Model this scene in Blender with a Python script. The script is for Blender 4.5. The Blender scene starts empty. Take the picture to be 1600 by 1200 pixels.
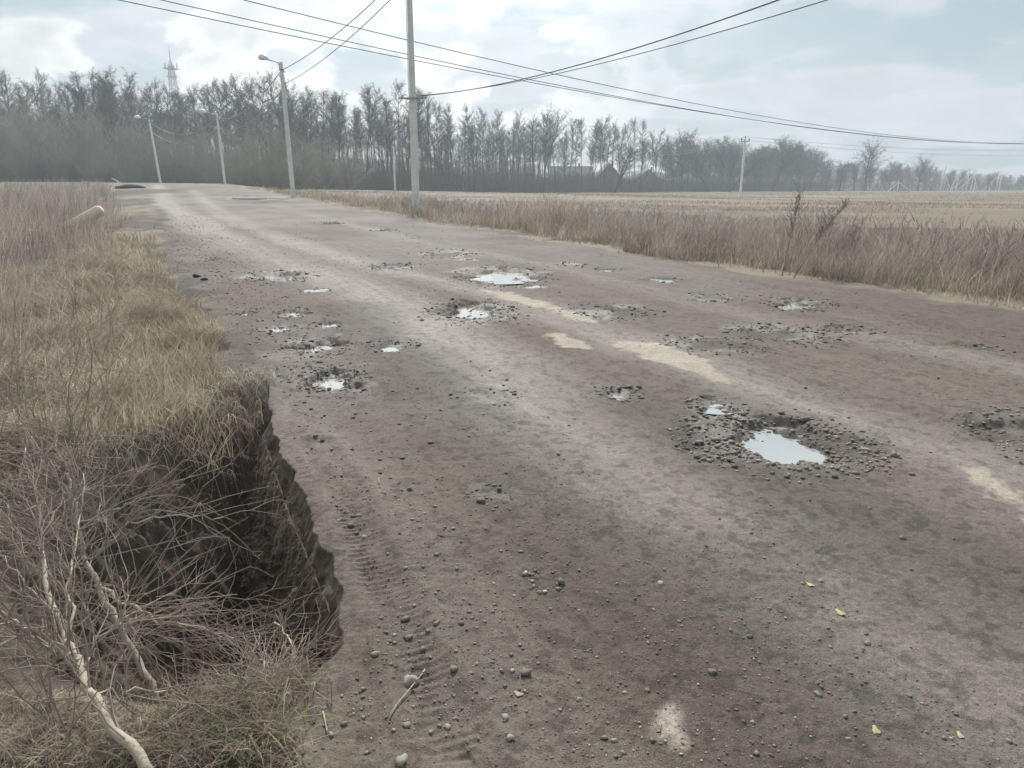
import bpy, math, random
import numpy as np
from mathutils import Vector, Matrix, Euler
PI = math.pi
R = math.radians
random.seed(7)
rng = np.random.default_rng(11)
scn = bpy.context.scene
COL = scn.collection

# ------------------------------------------------------------------ camera
FPX = 1130.0                      # focal length in pixels of the 1600 px wide photograph
EYE = 1.6
PITCH = math.atan(312.0/FPX)
ROLL = R(0.18)
cam_d = bpy.data.cameras.new("camera"); cam = bpy.data.objects.new("camera", cam_d); COL.objects.link(cam)
cam_d.sensor_width = 36.0; cam_d.lens = FPX/1600*36.0; cam_d.clip_start = 0.05; cam_d.clip_end = 5000
cam_m = (Matrix.Rotation(PI/2-PITCH, 3, 'X') @ Matrix.Rotation(ROLL, 3, 'Z'))
cam.rotation_euler = cam_m.to_euler(); cam.location = (0, 0, EYE)
scn.camera = cam
CM = np.array([list(r) for r in cam_m])

# ------------------------------------------------------------------ sky, sun, exposure
SUN_EL, SUN_AZ = R(40), R(-6)     # azimuth from +Y, positive to the right
sun_dir = Vector((math.sin(SUN_AZ)*math.cos(SUN_EL), math.cos(SUN_AZ)*math.cos(SUN_EL), math.sin(SUN_EL)))
w = bpy.data.worlds.new("World"); scn.world = w; w.use_nodes = True
nt = w.node_tree; nt.nodes.clear()
def N(t, **k):
    n = nt.nodes.new(t)
    for a, v in k.items():
        if a in ('operation', 'blend_type', 'data_type', 'sky_type', 'noise_dimensions', 'interpolation_type', 'clamp'): setattr(n, a, v)
    return n
def Lk(a, b): nt.links.new(a, b)
def M(op, a, b=None, c=None):
    n = nt.nodes.new('ShaderNodeMath'); n.operation = op
    for i, v in enumerate((a, b, c)):
        if v is None: continue
        if isinstance(v, (int, float)): n.inputs[i].default_value = v
        else: Lk(v, n.inputs[i])
    return n.outputs[0]
def MR(v, a, b, c, d, smooth=True):
    n = nt.nodes.new('ShaderNodeMapRange'); n.interpolation_type = 'SMOOTHSTEP' if smooth else 'LINEAR'
    Lk(v, n.inputs[0])
    for i, x in enumerate((a, b, c, d)): n.inputs[i+1].default_value = x
    return n.outputs[0]
sky = N('ShaderNodeTexSky'); sky.sky_type = 'NISHITA'; sky.sun_disc = False
sky.sun_elevation = SUN_EL; sky.sun_rotation = SUN_AZ; sky.dust_density = 3.0; sky.air_density = 1.0
tc = N('ShaderNodeTexCoord'); sx = N('ShaderNodeSeparateXYZ'); Lk(tc.outputs['Generated'], sx.inputs[0])
X, Y, Z = sx.outputs
zz = M('ADD', M('MAXIMUM', Z, 0.0), 0.13)
cb = N('ShaderNodeCombineXYZ'); Lk(M('DIVIDE', X, zz), cb.inputs[0]); Lk(M('DIVIDE', Y, zz), cb.inputs[1]); Lk(M('MULTIPLY', Z, 3.0), cb.inputs[2])
def noise(vec, scale, detail, rough, dist=0.0, off=(0, 0, 0)):
    mp = nt.nodes.new('ShaderNodeMapping'); Lk(vec, mp.inputs[0]); mp.inputs['Location'].default_value = off
    n = nt.nodes.new('ShaderNodeTexNoise'); Lk(mp.outputs[0], n.inputs['Vector'])
    n.inputs['Scale'].default_value = scale; n.inputs['Detail'].default_value = detail
    n.inputs['Roughness'].default_value = rough; n.inputs['Distortion'].default_value = dist
    return n.outputs['Fac']
n1 = noise(cb.outputs[0], 1.15, 9, 0.54, 0.35, (3.1, 7.7, 0.4))
# heaped clouds low over the wood, mostly on the left
cb2 = N('ShaderNodeCombineXYZ'); Lk(X, cb2.inputs[0]); Lk(Y, cb2.inputs[1]); Lk(M('MULTIPLY', Z, 1.7), cb2.inputs[2])
n2 = noise(cb2.outputs[0], 6.5, 8, 0.50, 0.25, (1.3, 2.2, 5.4))
n3 = noise(cb2.outputs[0], 16.0, 6, 0.55, 0.2, (0.3, 8.2, 1.4))
leftw = M('MULTIPLY', MR(X, -0.05, 0.35, 1.0, 0.12), MR(Z, 0.10, 0.22, 1.0, 0.35))
mask1 = MR(n1, 0.44, 0.56, 0.0, 1.0)
cum = MR(n2, 0.465, 0.53, 0.0, 1.0)
cumw = M('MULTIPLY', cum, leftw)
mask = M('MULTIPLY', mask1, 0.80)
# thickness shading of the cloud: thin edges shine, thick middles are greyer
thick = MR(n2, 0.50, 0.66, 1.5, 0.95)
thin = MR(n1, 0.46, 0.66, 1.12, 0.90)
fine = MR(n3, 0.3, 0.7, 0.94, 1.06)
dt = N('ShaderNodeVectorMath', operation='DOT_PRODUCT'); Lk(tc.outputs['Generated'], dt.inputs[0]); dt.inputs[1].default_value = sun_dir
cosn = M('MAXIMUM', dt.outputs['Value'], 0.0)
glow = M('ADD', M('MULTIPLY', M('POWER', cosn, 14.0), 15.0), M('MULTIPLY', M('POWER', cosn, 60.0), 60.0))
CLOUD, CLEAR = 4.1, 2.4
cv = M('MULTIPLY', M('MULTIPLY', thick, fine), M('ADD', CLOUD, glow))
ccol = N('ShaderNodeCombineColor'); Lk(M('MULTIPLY', cv, 1.01), ccol.inputs[0]); Lk(cv, ccol.inputs[1]); Lk(M('MULTIPLY', cv, 0.955), ccol.inputs[2])
kv = M('ADD', CLEAR, M('MULTIPLY', glow, 0.5))
kcol = N('ShaderNodeCombineColor'); Lk(M('MULTIPLY', kv, 0.70), kcol.inputs[0]); Lk(M('MULTIPLY', kv, 1.0), kcol.inputs[1]); Lk(M('MULTIPLY', kv, 1.2), kcol.inputs[2])
veil = N('ShaderNodeMix', data_type='RGBA'); veil.inputs[0].default_value = 0.86   # thin high veil over the blue
Lk(sky.outputs[0], veil.inputs[6]); Lk(kcol.outputs[0], veil.inputs[7])
mx = N('ShaderNodeMix', data_type='RGBA'); Lk(mask, mx.inputs[0]); Lk(veil.outputs[2], mx.inputs[6]); Lk(ccol.outputs[0], mx.inputs[7])
cv2 = M('MULTIPLY', M('MULTIPLY', thin, fine), M('ADD', CLOUD, glow))
scol = N('ShaderNodeCombineColor'); Lk(M('MULTIPLY', cv2, 0.925), scol.inputs[0]); Lk(M('MULTIPLY', cv2, 0.985), scol.inputs[1]); Lk(M('MULTIPLY', cv2, 1.03), scol.inputs[2])
Lk(scol.outputs[0], mx.inputs[7])
mx2 = N('ShaderNodeMix', data_type='RGBA'); Lk(cumw, mx2.inputs[0]); Lk(mx.outputs[2], mx2.inputs[6]); Lk(ccol.outputs[0], mx2.inputs[7])
bg = N('ShaderNodeBackground'); bg.inputs['Strength'].default_value = 0.10
Lk(mx2.outputs[2], bg.inputs['Color'])
wo = N('ShaderNodeOutputWorld'); Lk(bg.outputs[0], wo.inputs['Surface'])
sd = bpy.data.lights.new("sun", 'SUN'); sd.energy = 2.9; sd.angle = R(7); sd.color = (1.0, 0.95, 0.88)
so = bpy.data.objects.new("sun", sd); COL.objects.link(so); so.rotation_euler = sun_dir.to_track_quat('Z', 'Y').to_euler()
scn.view_settings.view_transform = 'Standard'; scn.view_settings.look = 'None'; scn.view_settings.gamma = 1.0
scn.view_settings.exposure = 0.75
scn.cycles.use_denoising = True; scn.cycles.max_bounces = 6; scn.cycles.volume_bounces = 0
scn.cycles.diffuse_bounces = 2; scn.cycles.glossy_bounces = 2

# ------------------------------------------------------------------ numeric helpers
def sm(a, b, x):
    t = np.clip((np.asarray(x, float)-a)/(b-a), 0, 1); return t*t*(3-2*t)
def _hash(ix, iy, seed):
    h = (ix.astype(np.int64)*374761393 + iy.astype(np.int64)*668265263 + seed*1274126177) & 0xffffffff
    h = ((h ^ (h >> 13))*1274126177) & 0xffffffff
    h = (h ^ (h >> 16)) & 0xffffff
    return h/float(0xffffff)
def vn(x, y, seed=0):
    x = np.asarray(x, float); y = np.asarray(y, float)
    ix = np.floor(x); iy = np.floor(y); fx = x-ix; fy = y-iy
    fx = fx*fx*fx*(fx*(fx*6-15)+10); fy = fy*fy*fy*(fy*(fy*6-15)+10)
    a = _hash(ix, iy, seed); b = _hash(ix+1, iy, seed); c = _hash(ix, iy+1, seed); d = _hash(ix+1, iy+1, seed)
    return (a*(1-fx)+b*fx)*(1-fy)+(c*(1-fx)+d*fx)*fy-0.5
def fbm(x, y, s, octs=4, seed=0, gain=0.5):
    o = 0; a = 1.0; c, q = math.cos(0.6), math.sin(0.6)
    for i in range(octs):
        o = o+a*vn(x/s, y/s, seed+i*17); a *= gain; s *= 0.47
        x, y = c*x-q*y+3.3, q*x+c*y-1.7
    return o
def pdist(px, py, poly):
    """signed distance to an open polyline: positive on its right-hand side"""
    px = np.asarray(px, float); py = np.asarray(py, float)
    best = np.full(px.shape, 1e18); sgn = np.ones(px.shape)
    for (x0, y0), (x1, y1) in zip(poly[:-1], poly[1:]):
        dx, dy = x1-x0, y1-y0; L2 = dx*dx+dy*dy
        t = np.clip(((px-x0)*dx+(py-y0)*dy)/L2, 0, 1)
        qx = px-(x0+t*dx); qy = py-(y0+t*dy); d = qx*qx+qy*qy
        cr = dx*qy-dy*qx
        m = d < best-1e-12
        best = np.where(m, d, best); sgn = np.where(m, np.where(cr <= 0, 1.0, -1.0), sgn)
    return np.sqrt(best)*sgn
def inpoly(px, py, poly):
    px = np.asarray(px, float); py = np.asarray(py, float); ins = np.zeros(px.shape, bool); n = len(poly)
    for i in range(n):
        x0, y0 = poly[i]; x1, y1 = poly[(i+1) % n]
        c = ((y0 > py) != (y1 > py)) & (px < (x1-x0)*(py-y0)/((y1-y0) or 1e-9)+x0)
        ins ^= c
    return ins

def ztop(px, py, y):
    v = CM @ np.array([(px-800)/FPX, -(py-600)/FPX, -1.0]); return EYE+v[2]*y/v[1]
# ------------------------------------------------------------------ terrain
ROAD_L = [(12, -22), (3.6, -7), (0.2, -0.6), (-.62, 1.7), (-.80, 2.3), (-1.9, 5.3), (-3.46, 8.25), (-6, 12.8), (-13.2, 27.8), (-24.2, 49), (-38, 76), (-45, 86), (-56, 95), (-78, 104), (-115, 112), (-230, 128)]
ROAD_R = [(24, -22), (14, -5), (9.6, 3), (6.2, 8.6), (3, 13.8), (.4, 18.7), (-3.6, 26), (-14.7, 49), (-29, 78), (-36, 91), (-50, 103), (-75, 113), (-115, 122), (-230, 138)]
PIT = [(-2.05, 5.75), (-1.62, 4.6), (-1.33, 3.95), (-.98, 3.2), (-.64, 2.5), (-.60, 2.15), (-.78, 1.98), (-1.1, 1.93), (-1.6, 2.0), (-2.35, 2.3), (-2.8, 2.95), (-2.72, 3.6), (-2.45, 4.25), (-2.25, 5.0), (-2.18, 5.55)]
PITW = PIT[:7]            # the sheared wall on the road side
def _out(p, d=.11):
    q = []
    for i in range(len(p)):
        a, b = np.array(p[max(0, i-1)]), np.array(p[min(len(p)-1, i+1)]); t = (b-a)/np.hypot(*(b-a)); q.append((p[i][0]-t[1]*d, p[i][1]+t[0]*d))
    return q
PITW2 = _out(PITW)        # the sheet drops a little behind the crumbled face that is laid over it
PIT2 = PITW2+PIT[7:]
PITO = PIT[6:]+[PIT[0]]
def zroad(y):
    y = np.asarray(y, float)
    t = np.where(y < 2, 0.0, y-2)
    return 0.0178*np.minimum(t, 88)+0.006*np.clip(t-88, 0, 70)
def macro(x, y):
    x = np.asarray(x, float); y = np.asarray(y, float)
    dr = np.maximum(0, pdist(x, y, ROAD_R)); dl = np.maximum(0, -pdist(x, y, ROAD_L))
    dr = np.where(y > 400, np.maximum(dr, 90), dr)
    wv = sm(0, 90, dr)
    z = zroad(y)*(1-wv)-0.35*wv-0.85*sm(0.3, 7.5, dr)*(1-wv)
    near = 1-sm(40, 85, y)
    z = z-0.45*sm(0.3, 4.5, dl)*near
    z = z+0.10*fbm(x, y, 9.0, 2, 5)*sm(0.5, 4, np.maximum(dl, dr))
    return z
def ray(px, py):
    v = CM @ np.array([(px-800)/FPX, -(py-600)/FPX, -1.0]); return v
def at(px, py, zoff=0.0):
    """world point of the ground seen at a pixel"""
    v = ray(px, py); lo, hi = 0.5, None
    d = 0.5
    while d < 900:
        p = v*d
        if EYE+p[2] < float(macro(p[0], p[1]))+zoff: hi = d; break
        lo = d; d *= 1.03
    if hi is None: return np.array([v[0]*120, v[1]*120])
    for _ in range(25):
        m = (lo+hi)/2; p = v*m
        if EYE+p[2] < float(macro(p[0], p[1]))+zoff: hi = m
        else: lo = m
    p = v*hi; return p[:2]
def P3(px, py, d):
    v = ray(px, py)*d; return Vector((v[0], v[1], v[2]+EYE))
def track(pts): return [tuple(at(*p)) for p in pts]

# holes in the road: px, py, half width px, half height px, depth m, water (0/1), gravel amount
HOLES = [(1224, 688, 92, 38, .06, 1, 2.2), (1115, 630, 42, 12, .025, 1, .6), (785, 430, 62, 12, .05, 1, .5), (832, 447, 22, 4, .02, 1, .4),
 (735, 487, 60, 16, .06, 1, .9), (435, 432, 44, 8, .045, 1, .7), (498, 541, 40, 14, .05, 1, 1.0), (516, 592, 55, 20, .06, 1, 1.2),
 (458, 489, 24, 6, .03, 1, .5), (511, 507, 22, 5, .02, 1, .2), (731, 404, 16, 3.0, .02, 1, .2), (1248, 474, 46, 9, .05, 1, .7),
 (1038, 436, 24, 4, .03, 1, .4), (436, 514, 28, 6, .025, 1, .5), (967, 614, 30, 10, .02, 1, .8), (1222, 521, 62, 12, .02, 0, 1.0),
 (770, 772, 36, 12, .012, 0, .2), (1592, 668, 52, 26, .04, 0, 1.3), (1325, 515, 36, 6, .03, 0, .6), (765, 617, 40, 11, .018, 0, .35),
 (610, 415, 36, 5, .035, 1, .6), (1110, 465, 30, 5, .02, 0, .6), (598, 360, 18, 2.2, .02, 1, .2), (400, 309, 34, 2.6, .03, 1, .1),
 (610, 540, 36, 7, .02, 1, .6), (945, 421, 18, 2.5, .02, 1, .2), (520, 348, 16, 2.0, .02, 1, .2), (335, 405, 14, 2.5, .02, 1, .5), (385, 490, 14, 3, .015, 1, .3),
 (850, 905, 30, 18, .008, 0, .25), (1128, 672, 58, 30, .014, 0, 1.9), (1325, 702, 52, 26, .012, 0, 1.5), (1110, 700, 46, 16, .010, 0, 1.0), (1110, 540, 70, 12, .015, 0, .7), (950, 487, 60, 9, .015, 0, .6), (485, 455, 30, 3, .018, 1, .2), (890, 412, 22, 3, .02, 0, .3), (1515, 541, 26, 5, .02, 0, .3), (700, 395, 40, 5, .02, 0, .3)]
HW = []
for (px, py, rx, ry, dep, wat, gr) in HOLES:
    c = at(px, py); dpt = math.hypot(c[0], c[1])
    a0 = at(px, py+ry); a1 = at(px, py-ry)
    hy = float(np.hypot(*(a1-a0)))/2; hx = rx/FPX*dpt*1.0
    hy = min(hy, hx*2.2)
    th = math.atan2(c[0], c[1])
    HW.append((c[0], c[1], hx, hy, th, dep, wat, gr))
def holes(x, y):
    z = np.zeros(np.shape(x)); core = np.zeros(np.shape(x))
    for (cx, cy, hx, hy, th, dep, wat, gr) in HW:
        rr = max(hx, hy)*1.7
        m = (np.abs(x-cx) < rr) & (np.abs(y-cy) < rr)
        if not m.any(): continue
        X_, Y_ = x[m]-cx, y[m]-cy
        u = (X_*math.cos(th)-Y_*math.sin(th))/hx; v = (X_*math.sin(th)+Y_*math.cos(th))/hy
        s = min(hx, hy)
        q = np.sqrt(u*u+v*v)+(.55 if gr > 2 else 1.0)*fbm(x[m], y[m], 0.6*s+0.05, 4, 91, .6)
        k = 1-sm(0.35, 1.0, q)
        z[m] = np.minimum(z[m], -dep*k+0.010*np.exp(-((q-1.1)/0.2)**2))
        core[m] = np.maximum(core[m], (1-sm(0.7, 1.35, q))*(0.55+0.45*min(1, gr)))
    return z, core
def pit(x, y):
    ins = inpoly(x, y, PIT2); z = np.zeros(np.shape(x)); s = np.zeros(np.shape(x))
    near = (x > -4) & (x < 0.6) & (y > 1.0) & (y < 7)
    if near.any():
        xx, yy = x[near], y[near]
        wob = 0.07*fbm(xx, yy, 0.40, 3, 31)+0.018*fbm(xx, yy, 0.10, 3, 33, .6)
        dw = -pdist(xx, yy, PITW2)+wob*.2; do = -pdist(xx, yy, PITO)+wob; i2 = ins[near]
        dw = np.where(i2, np.abs(dw), -np.abs(dw)*0+np.minimum(dw, 0)); 
        a = sm(0.0, 0.30, dw)*0.75+0.25*sm(0.12, 0.42, dw)
        dep = 1.25*a*(1-0.52*sm(0.42, 1.7, dw))*sm(-.05, 1.0, np.abs(do))
        z[near] = np.where(i2, -dep-0.05*sm(0.1, .4, dep)*fbm(xx, yy, 0.20, 5, 77, .62)*3.0, 0)
        s[near] = np.where(i2, sm(0.02, 0.14, dep), 0)
    return z, s
TREAD = track([(500, 690), (545, 760), (585, 860), (625, 950), (665, 1040), (720, 1150)])
def micro(x, y, r):
    """fine relief, faded where the sheet is too coarse to carry it"""
    z = 0.028*fbm(x, y, 1.6, 3, 3)
    z = z+0.008*fbm(x, y, 0.30, 2, 41)*(1-sm(25, 60, r))
    z = z+0.0038*fbm(x, y, 0.075, 3, 61, .62)*(1-sm(9, 22, r))
    z = z+0.003*fbm(x, y, 0.024, 2, 71, .6)*(1-sm(4, 9, r))
    return z
def tread(x, y):
    z = np.zeros(np.shape(x)); m = (x > -2) & (x < 1) & (y > 1.2) & (y < 6)
    if m.any():
        xx, yy = x[m], y[m]; d = pdist(xx, yy, TREAD); al = yy*1.05-0.35*xx
        band = np.exp(-((d-0.02)/0.085)**4)
        rip = np.sin(al*2*PI/0.043+d*14+2.2*fbm(xx, yy, .3, 2, 15))
        z[m] = band*(0.0055*rip*sm(-.25, .25, fbm(xx, yy, .25, 2, 19)+.08)-0.012)+0.010*np.exp(-((np.abs(d-.02)-.13)/.04)**2)
    return z
def flat_height(x, y):
    x = np.asarray(x, float); y = np.asarray(y, float); return macro(x, y)+micro(x, y, np.hypot(x, y))+tread(x, y)
def height(x, y, full=True):
    x = np.atleast_1d(np.asarray(x, float)); y = np.atleast_1d(np.asarray(y, float))
    r = np.hypot(x, y); z = macro(x, y)
    hz, core = holes(x, y); pz, ps = pit(x, y)
    return z+hz+pz+micro(x, y, r)+tread(x, y), core, ps
def gz(x, y): return float(height([x], [y])[0][0])

# ------------------------------------------------------------------ mesh helpers
def mesh_np(name, V, F, mat=None, colors=None, smooth=False, parent=None, sizes=None):
    """F: (n,k) array of equal polygons"""
    me = bpy.data.meshes.new(name); V = np.asarray(V, np.float32); F = np.asarray(F, np.int32)
    n, k = F.shape
    me.vertices.add(len(V)); me.vertices.foreach_set('co', V.ravel())
    me.loops.add(n*k); me.loops.foreach_set('vertex_index', F.ravel())
    me.polygons.add(n); me.polygons.foreach_set('loop_start', np.arange(0, n*k, k, dtype=np.int32))
    me.polygons.foreach_set('loop_total', np.full(n, k, np.int32))
    if smooth: me.polygons.foreach_set('use_smooth', np.ones(n, bool))
    if colors is not None:
        for an, cc in colors.items():
            cc = np.asarray(cc, np.float32)
            if cc.ndim == 1: a = me.attributes.new(an, 'FLOAT', 'POINT'); a.data.foreach_set('value', cc)
            else:
                a = me.attributes.new(an, 'FLOAT_COLOR', 'POINT')
                a.data.foreach_set('color', np.concatenate([cc, np.ones((len(cc), 1), np.float32)], 1).ravel())
    me.update(calc_edges=True)
    if mat: me.materials.append(mat)
    o = bpy.data.objects.new(name, me); COL.objects.link(o)
    if parent: o.parent = parent
    return o
def tag(o, label=None, cat=None, group=None, kind=None):
    if label: o['label'] = label
    if cat: o['category'] = cat
    if group: o['group'] = group
    if kind: o['kind'] = kind
    return o
def empty(name, loc, label, cat, group=None, rz=0):
    o = bpy.data.objects.new(name, None); COL.objects.link(o); o.location = loc; o.rotation_euler = (0, 0, rz)
    o.empty_display_size = 0.2
    return tag(o, label, cat, group)
class MB:
    """collects tubes, boxes and sweeps into one mesh"""
    def __init__(s): s.v = []; s.f = []
    def ring_sweep(s, rings, cap=True):
        b = len(s.v); k = len(rings[0])
        for r_ in rings: s.v += [tuple(p) for p in r_]
        for i in range(len(rings)-1):
            for j in range(k):
                s.f.append((b+i*k+j, b+i*k+(j+1) % k, b+(i+1)*k+(j+1) % k, b+(i+1)*k+j))
        if cap: s.f.append(tuple(b+j for j in range(k))[::-1]); s.f.append(tuple(b+(len(rings)-1)*k+j for j in range(k)))
    def tube(s, pts, rad, k=8, cap=True):
        pts = [Vector(p) for p in pts]; n = len(pts)
        if isinstance(rad, (int, float)): rad = [rad]*n
        rings = []; ref = None
        for i in range(n):
            t = (pts[min(i+1, n-1)]-pts[max(i-1, 0)]).normalized()
            if ref is None: ref = Vector((1, 0, 0)) if abs(t.x) < .8 else Vector((0, 1, 0))
            a = t.cross(ref)
            if a.length < 1e-6: a = t.orthogonal()
            a.normalize(); b = t.cross(a).normalized(); ref = b.cross(t)*-1 if False else ref
            rings.append([pts[i]+a*(rad[i]*math.cos(2*PI*j/k))+b*(rad[i]*math.sin(2*PI*j/k)) for j in range(k)])
        s.ring_sweep(rings, cap)
    def frustum(s, z0, z1, a0, b0, a1, b1, bev=0.15, cx=0, cy=0):
        """tapered post with chamfered corners"""
        rings = []
        for z, a, b in ((z0, a0, b0), (z1, a1, b1)):
            c = min(a, b)*bev
            rings.append([Vector((cx+x, cy+y, z)) for x, y in ((-a+c, -b), (a-c, -b), (a, -b+c), (a, b-c), (a-c, b), (-a+c, b), (-a, b-c), (-a, -b+c))])
        s.ring_sweep(rings)
    def box(s, c, h, rot=None):
        b = len(s.v)
        for x in (-1, 1):
            for y in (-1, 1):
                for z in (-1, 1):
                    p = Vector((x*h[0], y*h[1], z*h[2]))
                    if rot: p = rot @ p
                    s.v.append(tuple(Vector(c)+p))
        s.f += [tuple(b+i for i in q) for q in ((0, 1, 3, 2), (4, 6, 7, 5), (0, 4, 5, 1), (2, 3, 7, 6), (0, 2, 6, 4), (1, 5, 7, 3))]
    def build(s, name, mat, parent=None, smooth=False):
        me = bpy.data.meshes.new(name); me.from_pydata(s.v, [], s.f); me.update()
        if smooth: me.polygons.foreach_set('use_smooth', [True]*len(me.polygons))
        me.materials.append(mat); o = bpy.data.objects.new(name, me); COL.objects.link(o)
        if parent: o.parent = parent
        return o
def copy_tree(o):
    c = o.copy(); COL.objects.link(c)
    for ch in o.children:
        d = ch.copy(); COL.objects.link(d); d.parent = c
    return c

# ------------------------------------------------------------------ materials
def mat_new(name):
    m = bpy.data.materials.new(name); m.use_nodes = True; t = m.node_tree
    return m, t, t.nodes['Principled BSDF']
def mat_simple(name, c, rough=.8, metal=0., var=.2, scale=8., bump=.0, bscale=40., stretch=None, spec=.3):
    m, t, b = mat_new(name)
    tcn = t.nodes.new('ShaderNodeTexCoord'); mp = t.nodes.new('ShaderNodeMapping'); t.links.new(tcn.outputs['Object'], mp.inputs[0])
    if stretch: mp.inputs['Scale'].default_value = stretch
    n = t.nodes.new('ShaderNodeTexNoise'); n.inputs['Scale'].default_value = scale; n.inputs['Detail'].default_value = 6; n.inputs['Roughness'].default_value = .65
    t.links.new(mp.outputs[0], n.inputs['Vector'])
    mr = t.nodes.new('ShaderNodeMapRange'); t.links.new(n.outputs['Fac'], mr.inputs[0])
    mr.inputs[1].default_value = .3; mr.inputs[2].default_value = .7; mr.inputs[3].default_value = 1-var; mr.inputs[4].default_value = 1+var
    mx = t.nodes.new('ShaderNodeVectorMath'); mx.operation = 'SCALE'; mx.inputs[0].default_value = c; t.links.new(mr.outputs[0], mx.inputs['Scale'])
    t.links.new(mx.outputs[0], b.inputs['Base Color'])
    b.inputs['Roughness'].default_value = rough; b.inputs['Metallic'].default_value = metal; b.inputs['Specular IOR Level'].default_value = spec
    if bump:
        n2 = t.nodes.new('ShaderNodeTexNoise'); n2.inputs['Scale'].default_value = bscale; n2.inputs['Detail'].default_value = 5; t.links.new(mp.outputs[0], n2.inputs['Vector'])
        bp = t.nodes.new('ShaderNodeBump'); bp.inputs['Strength'].default_value = bump; bp.inputs['Distance'].default_value = .02; t.links.new(n2.outputs['Fac'], bp.inputs['Height'])
        t.links.new(bp.outputs[0], b.inputs['Normal'])
    return m
def mat_attr(name, rough=.85, spec=.25, transl=0.0):
    m, t, b = mat_new(name); a = t.nodes.new('ShaderNodeAttribute'); a.attribute_name = 'Col'
    t.links.new(a.outputs['Color'], b.inputs['Base Color']); b.inputs['Roughness'].default_value = rough; b.inputs['Specular IOR Level'].default_value = spec
    if transl:
        tr = t.nodes.new('ShaderNodeBsdfTranslucent'); t.links.new(a.outputs['Color'], tr.inputs['Color'])
        mx = t.nodes.new('ShaderNodeMixShader'); mx.inputs[0].default_value = transl
        t.links.new(b.outputs[0], mx.inputs[1]); t.links.new(tr.outputs[0], mx.inputs[2]); t.links.new(mx.outputs[0], t.nodes['Material Output'].inputs[0])
    return m
def mat_earth():
    m, t, b = mat_new('packed_earth')
    a = t.nodes.new('ShaderNodeAttribute'); a.attribute_name = 'Col'; wt = t.nodes.new('ShaderNodeAttribute'); wt.attribute_name = 'wet'
    tcn = t.nodes.new('ShaderNodeTexCoord')
    def nz(scale, det, rough=.6):
        n = t.nodes.new('ShaderNodeTexNoise'); n.inputs['Scale'].default_value = scale; n.inputs['Detail'].default_value = det; n.inputs['Roughness'].default_value = rough
        t.links.new(tcn.outputs['Object'], n.inputs['Vector']); return n.outputs['Fac']
    def mr(v, a_, b_, c_, d_):
        n = t.nodes.new('ShaderNodeMapRange'); t.links.new(v, n.inputs[0])
        for i, q in enumerate((a_, b_, c_, d_)): n.inputs[i+1].default_value = q
        return n.outputs[0]
    def mul(p, q):
        n = t.nodes.new('ShaderNodeMath'); n.operation = 'MULTIPLY'; t.links.new(p, n.inputs[0]); t.links.new(q, n.inputs[1]); return n.outputs[0]
    f = mul(mul(mr(nz(5, 6), .3, .7, .93, 1.07), mr(nz(45, 5, .75), .3, .7, .70, 1.30)), mr(nz(210, 3), .3, .7, .62, 1.38))
    vo = t.nodes.new('ShaderNodeTexVoronoi'); vo.inputs['Scale'].default_value = 55; t.links.new(tcn.outputs['Object'], vo.inputs['Vector'])
    g = mr(vo.outputs['Distance'], .0, .28, 1.28, 1.0)   # small pale grains bedded in the surface
    sp = t.nodes.new('ShaderNodeSeparateColor'); t.links.new(vo.outputs['Color'], sp.inputs[0])
    gm = mr(sp.outputs[0], .72, .76, 0, 1)
    mm = t.nodes.new('ShaderNodeMix'); t.links.new(gm, mm.inputs[0]); mm.inputs[2].default_value = 1.0; t.links.new(g, mm.inputs[3])
    f = mul(f, mm.outputs[0])
    mx = t.nodes.new('ShaderNodeVectorMath'); mx.operation = 'SCALE'; t.links.new(a.outputs['Color'], mx.inputs[0]); t.links.new(f, mx.inputs['Scale'])
    t.links.new(mx.outputs[0], b.inputs['Base Color'])
    t.links.new(mr(wt.outputs['Fac'], 0, 1, .88, .38), b.inputs['Roughness']); t.links.new(mr(wt.outputs['Fac'], 0, 1, .22, .5), b.inputs['Specular IOR Level'])
    b1 = t.nodes.new('ShaderNodeBump'); b1.inputs['Strength'].default_value = .7; b1.inputs['Distance'].default_value = .006; t.links.new(nz(120, 5, .7), b1.inputs['Height'])
    b2 = t.nodes.new('ShaderNodeBump'); b2.inputs['Strength'].default_value = .5; b2.inputs['Distance'].default_value = .02; t.links.new(nz(22, 5, .7), b2.inputs['Height'])
    t.links.new(b1.outputs[0], b2.inputs['Normal']); t.links.new(b2.outputs[0], b.inputs['Normal'])
    return m
M_EARTH = mat_earth()
M_GRASS = mat_attr('dry_grass_blades', .75, .3, .35)
M_STONE = mat_attr('loose_stone', .85, .25)
M_CONC = mat_simple('weathered_concrete', (.68, .68, .64), .9, var=.14, scale=3, bump=.4, bscale=60)
M_CONC_L = mat_simple('pale_concrete', (.76, .75, .70), .9, var=.15, scale=4, bump=.4, bscale=60)
M_POST = mat_simple('beige_concrete', (.70, .62, .48), .85, var=.1, scale=6, bump=.3)  # warm beige concrete of the fallen post
M_STEEL = mat_simple('galvanised_steel', (.30, .31, .32), .55, .6, var=.2)
M_WHITE = mat_simple('white_paint', (.72, .72, .70), .6, var=.1)
M_LAMP = mat_simple('pale_grey_lamp_housing', (.80, .81, .80), .5, var=.06)
M_GLASSL = mat_simple('milky_lamp_cover', (.55, .56, .55), .25, var=.05, spec=.6)
M_WIRE = mat_simple('black_cable', (.035, .035, .04), .6, var=.1)
M_WIREG = mat_simple('lit_grey_cable', (.32, .32, .32), .6, var=.1)  # grey paled for light falling on the lamp wires; field wires share it
M_BARK = mat_simple('grey_bark', (.08, .064, .05), .9, var=.3, scale=2, stretch=(1, 1, .2))
M_TWIG = mat_simple('brown_twigs', (.10, .078, .062), .9, var=.25, scale=.4)
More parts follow.
